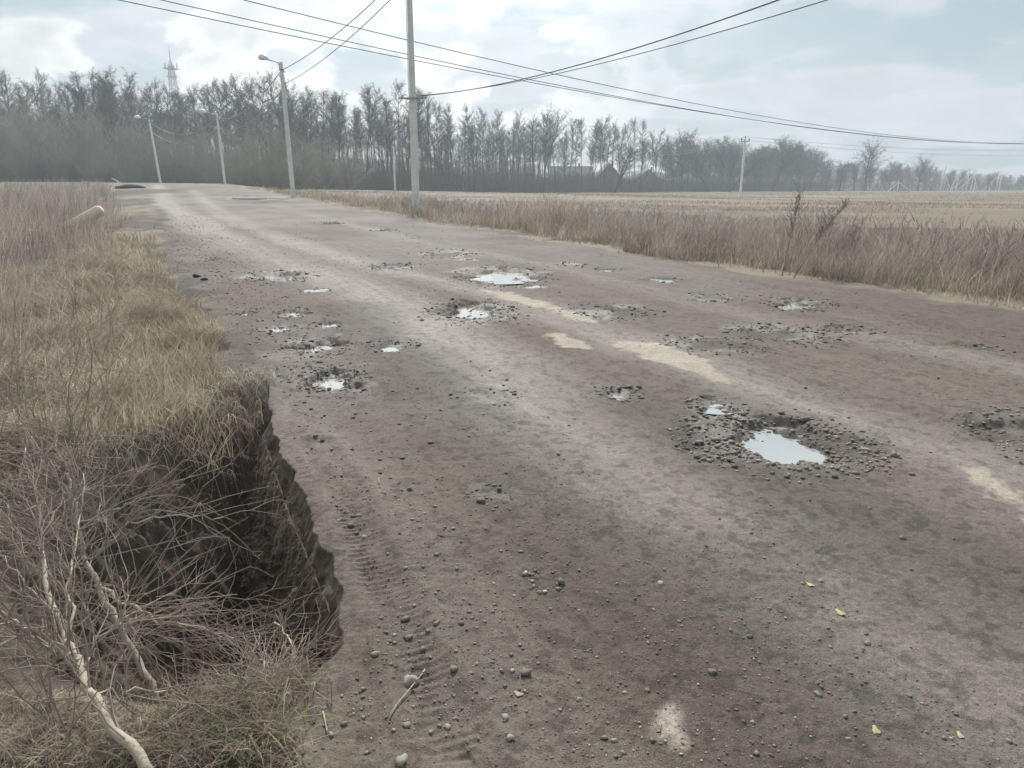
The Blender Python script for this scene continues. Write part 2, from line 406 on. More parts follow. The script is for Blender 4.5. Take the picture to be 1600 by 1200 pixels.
M_STALK = mat_simple('weed_stalk', (.17, .135, .11), .9, var=.2)
M_TWIGW = mat_simple('willow_twigs', (.33, .30, .245), .9, var=.25, scale=.2)
M_DEAD = mat_simple('bleached_wood', (.42, .355, .28), .8, var=.25, scale=6, stretch=(1, 1, 1), bump=.3, bscale=60)
M_DEADT = mat_simple('dead_twigs', (.29, .245, .195), .85, var=.25, scale=5)
M_BRICK = mat_simple('red_brick', (.23, .10, .07), .9, var=.15, scale=3)
M_ROOF = mat_simple('dark_roof', (.08, .075, .08), .8, var=.15)
M_PLASTER = mat_simple('grey_plaster', (.17, .155, .145), .9, var=.1)
M_PANE = mat_simple('window_pane', (.03, .035, .04), .15, var=.1, spec=.6)

# ------------------------------------------------------------------ ground and road: one sheet, split where the road begins
th_f = np.arange(R(-58), R(58), 0.0023)
th_b = np.linspace(R(58), R(302), 34)
TH = np.concatenate([th_f, th_b[:-1]]); nT = len(TH)
rr = list(np.geomspace(.03, 1.45, 14)); 
while rr[-1] < 34: rr.append(rr[-1]*1.0042)
while rr[-1] < 160: rr.append(rr[-1]*1.012)
while rr[-1] < 560: rr.append(rr[-1]*1.05)
RR = np.array(rr); nR = len(RR)
gx = (RR[:, None]*np.sin(TH)[None, :]).ravel(); gy = (RR[:, None]*np.cos(TH)[None, :]).ravel(); gr_ = np.repeat(RR, nT)
gzv, core, ps = height(gx, gy)
dR = pdist(gx, gy, ROAD_R); dL = pdist(gx, gy, ROAD_L)
edge_n = 0.55*fbm(gx, gy, 1.3, 4, 201)
inr = np.minimum(-dR, dL)+edge_n*np.clip(gr_/8, .25, 1.0)
inr = np.where(gr_ > 400, -5, inr)
road_w = sm(-.10, .25, inr)

TA = track([(245, 289), (262, 320), (330, 362), (430, 405), (560, 450), (680, 515), (780, 590), (870, 680), (1010, 775), (1180, 860), (1400, 990), (1640, 1130)])
TB = track([(300, 296), (345, 335), (470, 385), (620, 425), (760, 455), (900, 505), (1050, 560), (1200, 615), (1400, 680), (1640, 760)])
TC = track([(430, 320), (640, 375), (900, 425), (1200, 500), (1450, 545), (1640, 590)])
TD = track([(440, 560), (520, 680), (620, 800), (700, 930), (780, 1080), (840, 1230)])
PALE = [track(q) for q in ([(752, 452), (800, 456), (870, 476), (912, 492), (940, 506), (900, 500), (850, 482), (790, 468)],
        [(958, 531), (1010, 536), (1070, 552), (1115, 572), (1144, 603), (1112, 592), (1040, 570), (980, 552)],
        [(852, 524), (880, 522), (905, 532), (918, 545), (885, 542)],
        [(1496, 728), (1545, 735), (1600, 765), (1680, 800), (1690, 860), (1600, 812), (1560, 785), (1530, 765)],
        [(1032, 1118), (1050, 1112), (1062, 1140), (1082, 1172), (1060, 1168), (1036, 1150)])]
def colours(x, y, r, core, ps, rw):
    L = lambda c: np.array(c)[None, :]
    wide = fbm(x, y, 2.6, 4, 301); med = fbm(x, y, .5, 4, 311)
    # direction along the road, for streaks
    u = x*.46-y*.89; v = x*.89+y*.46
    strk = sum(.5**i*vn(v/(.40*.5**i), u*.05/(.40*.5**i), 321+i) for i in range(4))
    brown = L((.108, .086, .068)); dust = L((.265, .240, .210)); dark = L((.082, .070, .060)); olive = L((.132, .114, .088))
    mauve = L((.138, .115, .102))
    c = brown+(mauve-brown)*sm(-.3, .35, wide+.5*strk)[:, None]
    c = c+(olive-c)*(sm(.05, .4, fbm(x, y, 3.5, 3, 331))*.7)[:, None]
    dusty = 0*x
    for T, wd, st in ((TA, .72, .95), (TB, .52, .75), (TC, .40, .42), (TD, .36, .38)):
        d = np.abs(pdist(x, y, T))+.16*fbm(x, y, 2.4, 3, 341)+.10*strk
        dusty = np.maximum(dusty, st*(1-sm(wd*.05, wd*1.35, d)))
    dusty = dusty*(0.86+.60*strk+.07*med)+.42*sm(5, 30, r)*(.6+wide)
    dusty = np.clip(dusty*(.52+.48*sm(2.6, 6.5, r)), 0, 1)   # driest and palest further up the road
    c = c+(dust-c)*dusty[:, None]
    fs = sum(.6**i*vn(v/(.07*.5**i), u*.04/(.07*.5**i), 325+i) for i in range(2))*(1-sm(12, 30, r)); c = c*(1+.16*fs[:, None])
    # dark moist band between the wheel tracks
    for T, wd, st in ((track([(560, 480), (700, 620), (860, 760), (1000, 900), (1250, 1080), (1450, 1230)]), .5, .55), (track([(1000, 640), (1200, 760), (1450, 880), (1640, 960)]), .55, .5)):
        d = np.abs(pdist(x, y, T))+.4*fbm(x, y, .9, 4, 347)
        k = st*(1-sm(wd*.2, wd*1.3, d)); c = c*(1-.55*k[:, None])
    wet = np.zeros(len(x))
    c = c+(dark-c)*(core*.72)[:, None]; wet = np.maximum(wet, core*.55*sm(-.2, .2, med))
    gm = sm(.10, .34, fbm(x, y, .9, 4, 351, .6))*.16; c = c+(dark*1.25-c)*gm[:, None]
    # fine speckle of grit
    spk = sm(.16, .34, fbm(x, y, .055, 2, 361, .7))*(1-sm(10, 25, r)); c = c*(1-.30*spk[:, None])
    for i, q in enumerate(PALE):
        near = (np.abs(x-np.mean([p[0] for p in q])) < 4) & (np.abs(y-np.mean([p[1] for p in q])) < 5)
        if not near.any(): continue
        xx, yy = x[near], y[near]; ins = inpoly(xx, yy, q); d = np.abs(pdist(xx, yy, q+[q[0]])); sd_ = np.where(ins, d, -d)
        k = sm(-.03, .045, sd_+(.12*min(1, .4+i*0+.6*(i < 4)))*fbm(xx, yy, .30, 5, 371, .65)+.05*fbm(yy-xx, (xx+yy)*.2, .08, 2, 5))
        pc = L((.35, .312, .25) if i < 4 else (.34, .30, .25)); c[near] = c[near]+(pc-c[near])*(k*((.88 if i < 4 else .95)+.5*fbm(xx, yy, .12, 4, 373, .7)).clip(0, .95))[:, None]
    # verge: litter and soil under the grass
    lit = L((.20, .17, .125)); soil = L((.078, .062, .050)); lit2 = L((.085, .070, .055))
    g = lit+(lit2-lit)*sm(-.3, .3, med+wide)[:, None]
    dr = np.maximum(0, pdist(x, y, ROAD_R))
    fieldw = sm(18, 34, dr)
    band = fbm(x*.05, y, 9.0, 4, 381, .6)
    fcol = L((.20, .165, .11))+(L((.168, .138, .096))-L((.20, .165, .11)))*sm(-.25, .25, band)[:, None]
    fcol = fcol+(L((.15, .138, .092))-fcol)*(sm(.05, .3, fbm(x, y, 14, 3, 391))*.5)[:, None]
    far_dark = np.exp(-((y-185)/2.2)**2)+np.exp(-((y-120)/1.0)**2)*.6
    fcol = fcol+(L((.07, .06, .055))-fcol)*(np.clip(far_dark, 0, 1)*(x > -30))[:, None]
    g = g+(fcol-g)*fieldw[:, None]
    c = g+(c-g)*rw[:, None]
    wall = soil+(L((.105, .075, .058))-soil)*sm(-.3, .4, fbm(x, y, .22, 4, 395))[:, None]
    c = c+(wall-c)*(ps*.92)[:, None]
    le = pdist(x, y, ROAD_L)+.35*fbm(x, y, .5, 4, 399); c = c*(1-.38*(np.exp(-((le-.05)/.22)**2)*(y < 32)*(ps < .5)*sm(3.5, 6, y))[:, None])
    # dark cinders dumped at the far left edge
    d0 = at(200, 300); d = np.hypot((x-d0[0])/5, (y-d0[1])/9)+.5*fbm(x, y, 4, 3, 397); c = c+(L((.055, .055, .055))-c)*((1-sm(.5, 1.1, d))*.85)[:, None]
    return np.clip(c, .01, .9), np.clip(wet, 0, 1)
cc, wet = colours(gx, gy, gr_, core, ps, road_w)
i0 = np.arange(nR-1)[:, None]*nT; j0 = np.arange(nT)[None, :]; j1 = (j0+1) % nT
F = np.stack([i0+j0, i0+j1, i0+nT+j1, i0+nT+j0], -1).reshape(-1, 4)[:, ::-1]
isroad = (inr[F].mean(1) > 0) & (ps[F].mean(1) < .5)
steep = ps*(pdist(gx, gy, PITW) > -.55)     # crumbled face of the pit: pushed in and out along its height
al_ = gx*-.41+gy*.91
push = steep*0*(.05*fbm(al_, gzv*1.3+gx*.4, .30, 4, 801, .6)+.045*fbm(al_, gzv, .06, 4, 811, .65))
GV = np.stack([gx-push*.91, gy-push*.41, gzv], 1)
def sub(name, mask):
    f = F[mask]; used = np.zeros(len(GV), bool); used[f.ravel()] = True; idx = np.cumsum(used)-1
    o = mesh_np(name, GV[used], idx[f], M_EARTH, {'Col': cc[used], 'wet': wet[used]}, smooth=True); return tag(o, kind='structure')
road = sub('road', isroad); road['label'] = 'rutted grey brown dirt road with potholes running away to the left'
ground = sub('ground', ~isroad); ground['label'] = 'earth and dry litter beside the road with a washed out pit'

# crumbled earth face of the pit on the road side
def pit_face():
    rimp = np.array([(-2.30, 6.0), (-2.05, 5.75), (-1.82, 5.15), (-1.62, 4.6), (-1.33, 3.95), (-.98, 3.2), (-.66, 2.5), (-.60, 2.22), (-.70, 2.0), (-.80, 1.93)])
    seg = np.r_[0, np.cumsum(np.hypot(*np.diff(rimp, axis=0).T))]; nu, nv = 900, 330
    uu = np.linspace(0, seg[-1], nu); rx, ry = np.interp(uu, seg, rimp[:, 0]), np.interp(uu, seg, rimp[:, 1])
    k = 61; ker = np.hanning(k); ker /= ker.sum(); rx = np.convolve(np.pad(rx, k//2, 'edge'), ker, 'valid'); ry = np.convolve(np.pad(ry, k//2, 'edge'), ker, 'valid')
    tx, ty = np.gradient(rx), np.gradient(ry); l = np.hypot(tx, ty); nx, ny = -ty/l, tx/l            # outward, to the road
    m = (nx*1.0+ny*.0 > -5); s_ = np.sign(nx[nu//2]); nx, ny = nx*s_, ny*s_
    v = np.linspace(0, 1, nv); U, Vv = np.meshgrid(uu, v, indexing='ij')
    out = np.interp(v, [0, .10, .13, .20, 1], [.15, .02, -.005, -.03, -.30]); dep = np.interp(v, [0, .10, .13, .20, 1], [0, .0, .05, .16, 1.0])
    ends = sm(0, .5, U)*(1-sm(seg[-1]-.7, seg[-1]-.08, U))
    D = dep[None, :]*(1.28*ends)
    Sv = D+out[None, :]*0
    n0 = .038*fbm(U, Sv*1.2, .30, 3, 821)+.055*np.abs(fbm(U*1.0, Sv, .11, 4, 823, .62))+.022*fbm(U, Sv, .028, 3, 827, .65)
    wn = sm(.09, .2, v)[None, :]*sm(0, .3, U)
    outer = (.09*fbm(U, U*0, .5, 4, 861, .6)+.02)*(1-sm(0, .1, v))[None, :]
    lipn = (.045*fbm(U, U*0, .22, 4, 831, .6))*sm(.02, .12, v)[None, :]
    off = np.maximum(out, 0)[None, :]+np.minimum(out, 0)[None, :]*ends+(n0-.04)*ends*wn*1.4+lipn-.01+outer
    Xw = rx[:, None]+nx[:, None]*off; Yw = ry[:, None]+ny[:, None]*off
    hz_ = flat_height(rx, ry)[:, None]; ht = flat_height(Xw.ravel(), Yw.ravel()).reshape(U.shape)
    Zt = ht+np.interp(v, [0, .02, .05, .1, 1], [-.004, .0005, .002, .003, 0])[None, :]-.02*sm(.08, .14, v)[None, :]*ends*(1+1.5*fbm(U, U*0, .3, 3, 851))
    Zw = Zt*(1-sm(.09, .2, v))[None, :]+(hz_-.02*ends-.012*(1-ends))*sm(.09, .2, v)[None, :]-D+.03*fbm(U, Sv, .09, 3, 841)*wn
    P = np.stack([Xw, Yw, Zw], -1).reshape(-1, 3)
    strat = .25*fbm(U*.25, Sv, .10, 3, 845)+.5*fbm(U, Sv, .06, 4, 847, .65)
    a0 = colours(P[:, 0], P[:, 1], np.hypot(P[:, 0], P[:, 1]), np.zeros(len(P)), np.zeros(len(P)), np.ones(len(P)))[0].reshape(nu, nv, 3); a1 = np.array([(.066, .051, .040)]); a2 = np.array([(.155, .120, .092)])
    t = sm(.085, .135, v[None, :]+.05*fbm(U, U*0+v[None, :], .12, 4, 853))[..., None]; mixc = sm(-.3, .3, strat)[..., None]
    c = (a0*(1-t)+(a1*(1-mixc)+a2*mixc)*t).reshape(-1, 3)
    i_ = np.arange(nu-1)[:, None]*nv; j_ = np.arange(nv-1)[None]
    F_ = np.stack([i_+j_, i_+nv+j_, i_+nv+j_+1, i_+j_+1], -1).reshape(-1, 4)
    o = mesh_np('pit_bank', P, F_, M_EARTH, {'Col': c, 'wet': np.full(len(P), .12)}, smooth=True); tag(o, 'crumbling dark earth face of the washout along the road edge', None, None, 'structure')
pit_face()
# ------------------------------------------------------------------ puddles
def mat_water():
    m, t, b = mat_new('muddy_water'); b.inputs['Base Color'].default_value = (.50, .50, .48, 1); b.inputs['Metallic'].default_value = .5; b.inputs['Roughness'].default_value = .04
    b.inputs['IOR'].default_value = 1.33; b.inputs['Specular IOR Level'].default_value = 1.0
    n = t.nodes.new('ShaderNodeTexNoise'); n.inputs['Scale'].default_value = 9; tcn = t.nodes.new('ShaderNodeTexCoord'); t.links.new(tcn.outputs['Object'], n.inputs['Vector'])
    bp = t.nodes.new('ShaderNodeBump'); bp.inputs['Strength'].default_value = .05; bp.inputs['Distance'].default_value = .01; t.links.new(n.outputs['Fac'], bp.inputs['Height']); t.links.new(bp.outputs[0], b.inputs['Normal'])
    return m
M_WATER = mat_water()
pl = {0: 'largest puddle in the stony pothole on the right of the road', 2: 'long shallow puddle with dark stones in the middle of the road', 4: 'ragged puddle with a muddy bar across it in mid road', 7: 'small bright puddle nearest the grass pit', 6: 'small puddle just behind the one nearest the pit', 5: 'thin puddle on the far left half of the road', 11: 'small puddle near the right verge'}
for i, (cx, cy, hx, hy, th, dep, wat, g) in enumerate(HW):
    if not wat: continue
    a = np.linspace(0, 2*PI, 48, endpoint=False)
    lx, ly = np.cos(a)*hx*1.0, np.sin(a)*hy*1.0
    X_ = cx+lx*math.cos(th)+ly*math.sin(th); Y_ = cy-lx*math.sin(th)+ly*math.cos(th)
    zc = float(macro(np.array([cx]), np.array([cy]))[0])
    # water stands where the floor of the hole (with its relief) is below the level
    a2 = rng.random(400)*2*PI; q2 = np.sqrt(rng.random(400))*.8
    sxp = cx+q2*np.cos(a2)*hx*math.cos(th)+q2*np.sin(a2)*hy*math.sin(th); syp = cy-q2*np.cos(a2)*hx*math.sin(th)+q2*np.sin(a2)*hy*math.cos(th)
    hh = height(sxp, syp)[0]
    frac = {0: .60, 1: .30, 2: .75, 7: .40, 6: .45, 4: .5, 14: .15, 24: .3, 11: .4}.get(i, .55)
    level = float(np.quantile(hh, frac))
    V = [(cx, cy, level)]+[(X_[k], Y_[k], level) for k in range(48)]
    me = bpy.data.meshes.new('puddle'); me.from_pydata(V, [], [(0, 1+k, 1+(k+1) % 48) for k in range(48)]); me.materials.append(M_WATER); me.update()
    o = bpy.data.objects.new('puddle', me); COL.objects.link(o)
    tag(o, pl.get(i), None, 'puddles in the potholes', 'structure')

# ------------------------------------------------------------------ stones
def ico():
    t = (1+5**.5)/2
    v = np.array([(-1, t, 0), (1, t, 0), (-1, -t, 0), (1, -t, 0), (0, -1, t), (0, 1, t), (0, -1, -t), (0, 1, -t), (t, 0, -1), (t, 0, 1), (-t, 0, -1), (-t, 0, 1)], float)
    f = [(0, 11, 5), (0, 5, 1), (0, 1, 7), (0, 7, 10), (0, 10, 11), (1, 5, 9), (5, 11, 4), (11, 10, 2), (10, 7, 6), (7, 1, 8), (3, 9, 4), (3, 4, 2), (3, 2, 6), (3, 6, 8), (3, 8, 9), (4, 9, 5), (2, 4, 11), (6, 2, 10), (8, 6, 7), (9, 8, 1)]
    return v/np.linalg.norm(v[0]), np.array(f)
IV, IF = ico()
def subdiv(V, F):
    V = list(map(tuple, V)); c = {}; out = []
    def mid(a, b):
        k = (min(a, b), max(a, b))
        if k not in c:
            p = np.array(V[a])+np.array(V[b]); p /= np.linalg.norm(p); V.append(tuple(p)); c[k] = len(V)-1
        return c[k]
    for a, b, d in F:
        x, y, z = mid(a, b), mid(b, d), mid(d, a); out += [(a, x, z), (b, y, x), (d, z, y), (x, y, z)]
    return np.array(V), np.array(out)
IV2, IF2 = subdiv(IV, IF)
def pebbles(name, x, y, size, cols, bury=.25, V0=IV, F0=IF):
    n = len(x); z = height(x, y)[0]; k = len(V0)
    sc = size[:, None]*rng.uniform(.6, 1.25, (n, 3))*np.array([1, 1, .5])
    V = V0[None]*(1+rng.uniform(-.3, .3, (n, k, 1)))*sc[:, None, :]
    a = rng.random(n)*2*PI; ca, sa = np.cos(a)[:, None], np.sin(a)[:, None]
    Vx = V[..., 0]*ca-V[..., 1]*sa; Vy = V[..., 0]*sa+V[..., 1]*ca
    P = np.stack([Vx+x[:, None], Vy+y[:, None], V[..., 2]+(z+size*.62*(1-2*bury))[:, None]], -1).reshape(-1, 3)
    Fa = (F0[None]+(np.arange(n)*k)[:, None, None]).reshape(-1, 3)
    return mesh_np(name, P, Fa, M_STONE, {'Col': np.repeat(cols, k, 0)}, smooth=False)
def stone_cols(n, wetf=0.):
    base = np.array([(.26, .225, .19), (.21, .18, .15), (.36, .325, .28), (.23, .185, .15), (.17, .147, .125)])
    c = base[rng.choice(5, n, p=[.32, .27, .10, .13, .18])]*rng.uniform(.75, 1.2, (n, 1)); return c*(1-.5*wetf)
xs, ys, ss, ws = [], [], [], []
for (cx, cy, hx, hy, th, dep, wat, g) in HW:
    d = math.hypot(cx, cy); n = int(min(1100, 300*g*max(.35, min(1.8, hx*hy*3+.2))))
    q = np.abs(rng.normal(.98, .27, n)); a = rng.random(n)*2*PI
    lx, ly = q*np.cos(a)*hx, q*np.sin(a)*hy
    if wat and hx*hy > .05: q[:26] = rng.random(len(q[:26]))*.62; lx, ly = q*np.cos(a)*hx, q*np.sin(a)*hy     # some stand in the water
    xs.append(cx+lx*math.cos(th)+ly*math.sin(th)); ys.append(cy-lx*math.sin(th)+ly*math.cos(th))
    ss.append(np.clip(rng.lognormal(math.log(.0075+.00042*d), .42, n), .003, .03)); ws.append(np.where(q < 1.1, .35, 0)*rng.random(n))
# stones along the ridges between the tracks and strewn over the whole road
n = 34000
th = rng.uniform(R(-34), R(42), n); r_ = 1.7*np.exp(rng.random(n)*2.7)
x, y = r_*np.sin(th), r_*np.cos(th)
dn = fbm(x, y, 1.1, 4, 401)+.9*fbm(x*.89+y*.46, (x*.46-y*.89)*.15, .6, 3, 403)
k = (pdist(x, y, ROAD_L) > .15) & (pdist(x, y, ROAD_R) < -.1) & (rng.random(n) < sm(-.15, .55, dn)) & ~inpoly(x, y, PIT)
xs.append(x[k]); ys.append(y[k]); ss.append(np.clip(rng.lognormal(math.log(.0017), .5, k.sum())*(1+r_[k]/5), .0014, .02)); ws.append(rng.random(k.sum())*.5)
# grit crumbled along the left edge of the road and in the pit
n = 2600; t = rng.random(n); ex = np.interp(t, np.linspace(0, 1, 7), [-.55, -.75, -1.75, -3.2, -5.6, -8.5, -12.6]); ey = np.interp(t, np.linspace(0, 1, 7), [1.7, 2.4, 5.1, 8.1, 12.6, 18.2, 27.5])
o_ = rng.normal(.25, .22, n)*(1+t); xs.append(ex+o_); ys.append(ey+o_*.3); ss.append(np.clip(rng.lognormal(math.log(.0035), .55, n)*(1+t*2), .0015, .018)); ws.append(rng.random(n)*.5)
x, y, s, wv = map(np.concatenate, (xs, ys, ss, ws))
gravel = pebbles('gravel', x, y, s, stone_cols(len(x), wv[:, None]))
tag(gravel, 'loose gravel and grit strewn over the dirt road', 'gravel', kind='stuff')
# single stones big enough to point at
SPEC = {(587, 1026): (.013, 'small pale stone at the head of the pit beside the brown lump'), (641, 1062): (.024, 'brown crumbling stone on bare earth right of the pit end'), (1032, 915): (.014, 'round grey stone alone on the dark wheel track'), (500, 843): (.024, 'flat pale stone on the rim of the pit wall'),
        (438, 700): (.03, 'pale stone stuck in the top of the pit wall'), (628, 1192): (.019, 'pale broken stone at the bottom edge of the road view'), (1113, 1050): (.013, 'grey pebble right of the pale mud patch in the foreground'), (1410, 842): (.014, None), (308, 434): (.06, 'dark clod on the left road edge beside the thin puddle'), (320, 438): (.05, None)}
def one_stone(px, py, s, label):
    p = at(px, py)
    V = IV2*(1+np.array([.75*fbm(np.array([v[0]*2+px]), np.array([v[1]*2+v[2]*3+py]), .8, 4)[0] for v in IV2])[:, None])*np.array([s*rng.uniform(.9, 1.3), s*rng.uniform(.8, 1.1), s*rng.uniform(.6, .8)])
    c = stone_cols(1)[0]; c = c*min(1, .28/c.max()) if not (300 < px < 325) else np.array((.05, .045, .04))
    o = mesh_np('stone', V, IF2, M_STONE, {'Col': np.repeat(c[None], len(V), 0)}, smooth=False)
    o.location = (p[0], p[1], gz(p[0], p[1])+s*.12); o.rotation_euler = (0, 0, rng.random()*6)
    return tag(o, label or 'small loose stone lying on the bare dirt road', 'stone', 'loose stones on the road')
for (px, py), (s, lb) in SPEC.items(): one_stone(px, py, s, lb)
cnt = 0
while cnt < 110:
    px, py = rng.uniform(480, 1600), rng.uniform(640, 1195)
    p = at(px, py)
    if pdist(p[0], p[1], ROAD_L) < .15 or inpoly(p[0], p[1], PIT): continue
    one_stone(px, py, float(np.clip(rng.lognormal(math.log(.0042), .42), .0025, .012)*(1+.1*math.hypot(*p))), None); cnt += 1

# ------------------------------------------------------------------ grass
def blades(x, y, h, wd, lean, ldir, cols, K=3, droop=.0, z0=None, root_dark=None):
    n = len(x); z = height(x, y)[0]-.01 if z0 is None else z0
    cols = cols*np.clip(1+.75*fbm(x, y, .45, 3, 901)+.35*fbm(x, y, 2.2, 2, 903), .45, 1.5)[:, None]
    t = np.linspace(0, 1, K+1)[None, :]
    fw = lean[:, None]*h[:, None]*(t**1.6)
    up = h[:, None]*(t-(droop[:, None] if isinstance(droop, np.ndarray) else droop)*t**3)
    kink = rng.normal(0, .05, (n, K+1))*h[:, None]*t
    cxx = x[:, None]+fw*np.cos(ldir)[:, None]-kink*np.sin(ldir)[:, None]; cyy = y[:, None]+fw*np.sin(ldir)[:, None]+kink*np.cos(ldir)[:, None]; czz = z[:, None]+up
    sd_ = rng.random(n)*PI; wx = np.cos(sd_)[:, None]*wd[:, None]*(1-.85*t)/2; wy = np.sin(sd_)[:, None]*wd[:, None]*(1-.85*t)/2
    A = np.stack([cxx-wx, cyy-wy, czz], -1); B = np.stack([cxx+wx, cyy+wy, czz], -1)
    V = np.stack([A, B], 2).reshape(-1, 3)
    base = (np.arange(n)*(K+1)*2)[:, None]; kk = np.arange(K)[None, :]*2
    F_ = np.stack([base+kk, base+kk+1, base+kk+3, base+kk+2], -1).reshape(-1, 4)
    return V, F_, np.repeat(cols, (K+1)*2, 0)
def merge(name, parts, mat, label, cat):
    V, F_, C_ = [], [], []; o = 0
    for v, f, c in parts: V.append(v); F_.append(f+o); C_.append(c); o += len(v)
    ob = mesh_np(name, np.concatenate(V), np.concatenate(F_), mat, {'Col': np.concatenate(C_)})
    return tag(ob, label, cat, kind='stuff')
STRAW = np.array([(.43, .358, .27), (.36, .30, .232), (.52, .443, .345), (.275, .228, .182), (.34, .288, .22)])
WEED = np.array([(.345, .30, .26), (.285, .25, .22), (.42, .365, .305), (.20, .175, .155), (.45, .385, .305)])
def pick(pal, n, p=None): return pal[rng.choice(len(pal), n, p=p)]*rng.uniform(.75, 1.2, (n, 1))
def polar(n, a0, a1, r0, r1, pw=1.0):
    th = rng.uniform(R(a0), R(a1), n); r_ = r0*np.exp(rng.random(n)**pw*math.log(r1/r0)); return r_*np.sin(th), r_*np.cos(th), r_
def off_road(x, y, m=0.0): return (pdist(x, y, ROAD_L) < -m) | (pdist(x, y, ROAD_R) > m)
leftg = []
# 1 matted straw on the left bank, long drooping blades
x, y, r_ = polar(150000, -56, -12, 1.5, 16, .9)
dl = -pdist(x, y, ROAD_L)+.35*fbm(x, y, .8, 3, 501); ip = inpoly(x, y, PIT)
k = (dl > .12) & (~ip | (rng.random(len(x)) < .006)) & (fbm(x, y, .9, 4, 503) > -.32)
x, y, r_, dl = x[k], y[k], r_[k], dl[k]; n = len(x)
clump = rng.normal(0, .5, n)+6*fbm(x, y, .55, 2, 505)
tall = .22+.25*sm(.2, 1.6, dl)+.18*fbm(x, y, .6, 2, 507)
h = np.clip(tall*rng.uniform(.5, 1.25, n), .06, .9)*np.where((y < 2.7) & (x < -.2), .36, 1)
pd_ = np.abs(pdist(x, y, PIT[6:]+[PIT[0]])); h = h*(.38+.62*sm(.1, 1.0, pd_))
keep_ = ~((pd_ < .5) & (y > 2.7) & (rng.random(n) < .45)) & ~((y < 2.5) & (rng.random(n) < .35)); x, y, r_, h, clump = x[keep_], y[keep_], r_[keep_], h[keep_], clump[keep_]; n = len(x)
leftg.append(blades(x, y, h, rng.uniform(.0035, .0075, n)*(1+r_/14), rng.uniform(.35, 1.25, n), clump, pick(STRAW, n), K=4, droop=rng.uniform(.2, .75, n)))
# 2 long straw hanging over the rim of the pit
a = rng.random(2300); rim = np.array([(-2.12, 5.6), (-2.24, 5.2), (-2.33, 4.8), (-2.5, 4.2), (-2.75, 3.6), (-2.82, 3.0), (-2.3, 2.3)])
q = a*(len(rim)-1); i_ = q.astype(int); f_ = (q-i_)[:, None]; pr = rim[i_]*(1-f_)+rim[i_+1]*f_; pr = pr+rng.normal(0, .16, pr.shape)
pr = pr+np.array([-.10, .05])
dirn = np.arctan2(2.9-pr[:, 1], -1.5-pr[:, 0])+rng.normal(0, .5, len(pr)); n = len(pr)
leftg.append(blades(pr[:, 0], pr[:, 1], rng.uniform(.16, .36, n), rng.uniform(.004, .008, n), rng.uniform(.8, 1.6, n), dirn, pick(STRAW, n)*.92, K=6, droop=rng.uniform(1.0, 2.3, n)))
# near tuft on the close lip of the pit, some green
def tuft(cx, cy, s, n, green, hh=.22):
    x = cx+rng.normal(0, s, n); y = cy+rng.normal(0, s*.6, n)
    c = pick(STRAW, n); g = rng.random(n) < green; c[g] = np.array((.22, .24, .11))*rng.uniform(.7, 1.4, (g.sum(), 1))
    return blades(x, y, rng.uniform(.4, 1.2, n)*hh, rng.uniform(.003, .006, n), rng.uniform(.3, 1.3, n), rng.random(n)*2*PI, c, K=4, droop=rng.uniform(.1, .8, n))
for (px, py, s, n, g) in ((350, 1120, .09, 900, .15), (400, 1090, .08, 900, .12), (330, 1180, .10, 900, .25), (410, 1160, .05, 500, .5), (450, 1070, .05, 350, .1), (280, 1190, .1, 700, .1), (380, 1185, .06, 420, .35), (230, 1160, .1, 600, .0), (150, 1190, .14, 900, .0), (60, 1180, .16, 900, .0)):
    p = at(px, py); leftg.append(tuft(p[0], p[1], s, int(n*.55), g*.7, (.14 if px > 300 else .12)))
# greener short grass inside the straw further up the bank
x, y, r_ = polar(30000, -46, -20, 5, 30)
dl = -pdist(x, y, ROAD_L); k = (dl > .2) & (dl < 2.8) & (fbm(x, y, 1.6, 3, 511) > -.05); x, y, r_ = x[k], y[k], r_[k]; n = len(x)
leftg.append(blades(x, y, rng.uniform(.10, .28, n), rng.uniform(.005, .009, n)*(1+r_/12), rng.uniform(.2, .9, n), rng.random(n)*6.3, np.array((.36, .307, .225))*rng.uniform(.7, 1.25, (n, 1)), K=2))
# straw and litter fallen into the pit
q_ = rng.uniform([-3.0, 1.95], [-.8, 5.4], (2600, 2)); q_ = q_[inpoly(q_[:, 0], q_[:, 1], PIT)]; n = len(q_)
leftg.append(blades(q_[:, 0], q_[:, 1], rng.uniform(.06, .2, n), rng.uniform(.002, .004, n), rng.uniform(1.5, 4, n)*.5, rng.random(n)*6.3, pick(STRAW, n)*.75, K=3, droop=rng.uniform(.6, 1.0, n)))
# a few stalks over the lip and roots down the face
t_ = rng.random(130); rx_ = np.interp(t_, [0, .3, .6, 1], [-1.95, -1.5, -1.1, -.66]); ry_ = np.interp(t_, [0, .3, .6, 1], [5.5, 4.3, 3.4, 2.5]); n = 130
leftg.append(blades(rx_-.05, ry_, rng.uniform(.08, .3, n), rng.uniform(.002, .004, n), rng.uniform(.2, .7, n), rng.normal(PI, .5, n), pick(STRAW, n)*.7, K=5, droop=rng.uniform(1.3, 2.4, n), z0=flat_height(rx_, ry_)-.05))
merge('dry_grass', leftg, M_GRASS, 'matted yellow brown dry grass on the left bank around the pit', 'dry grass')
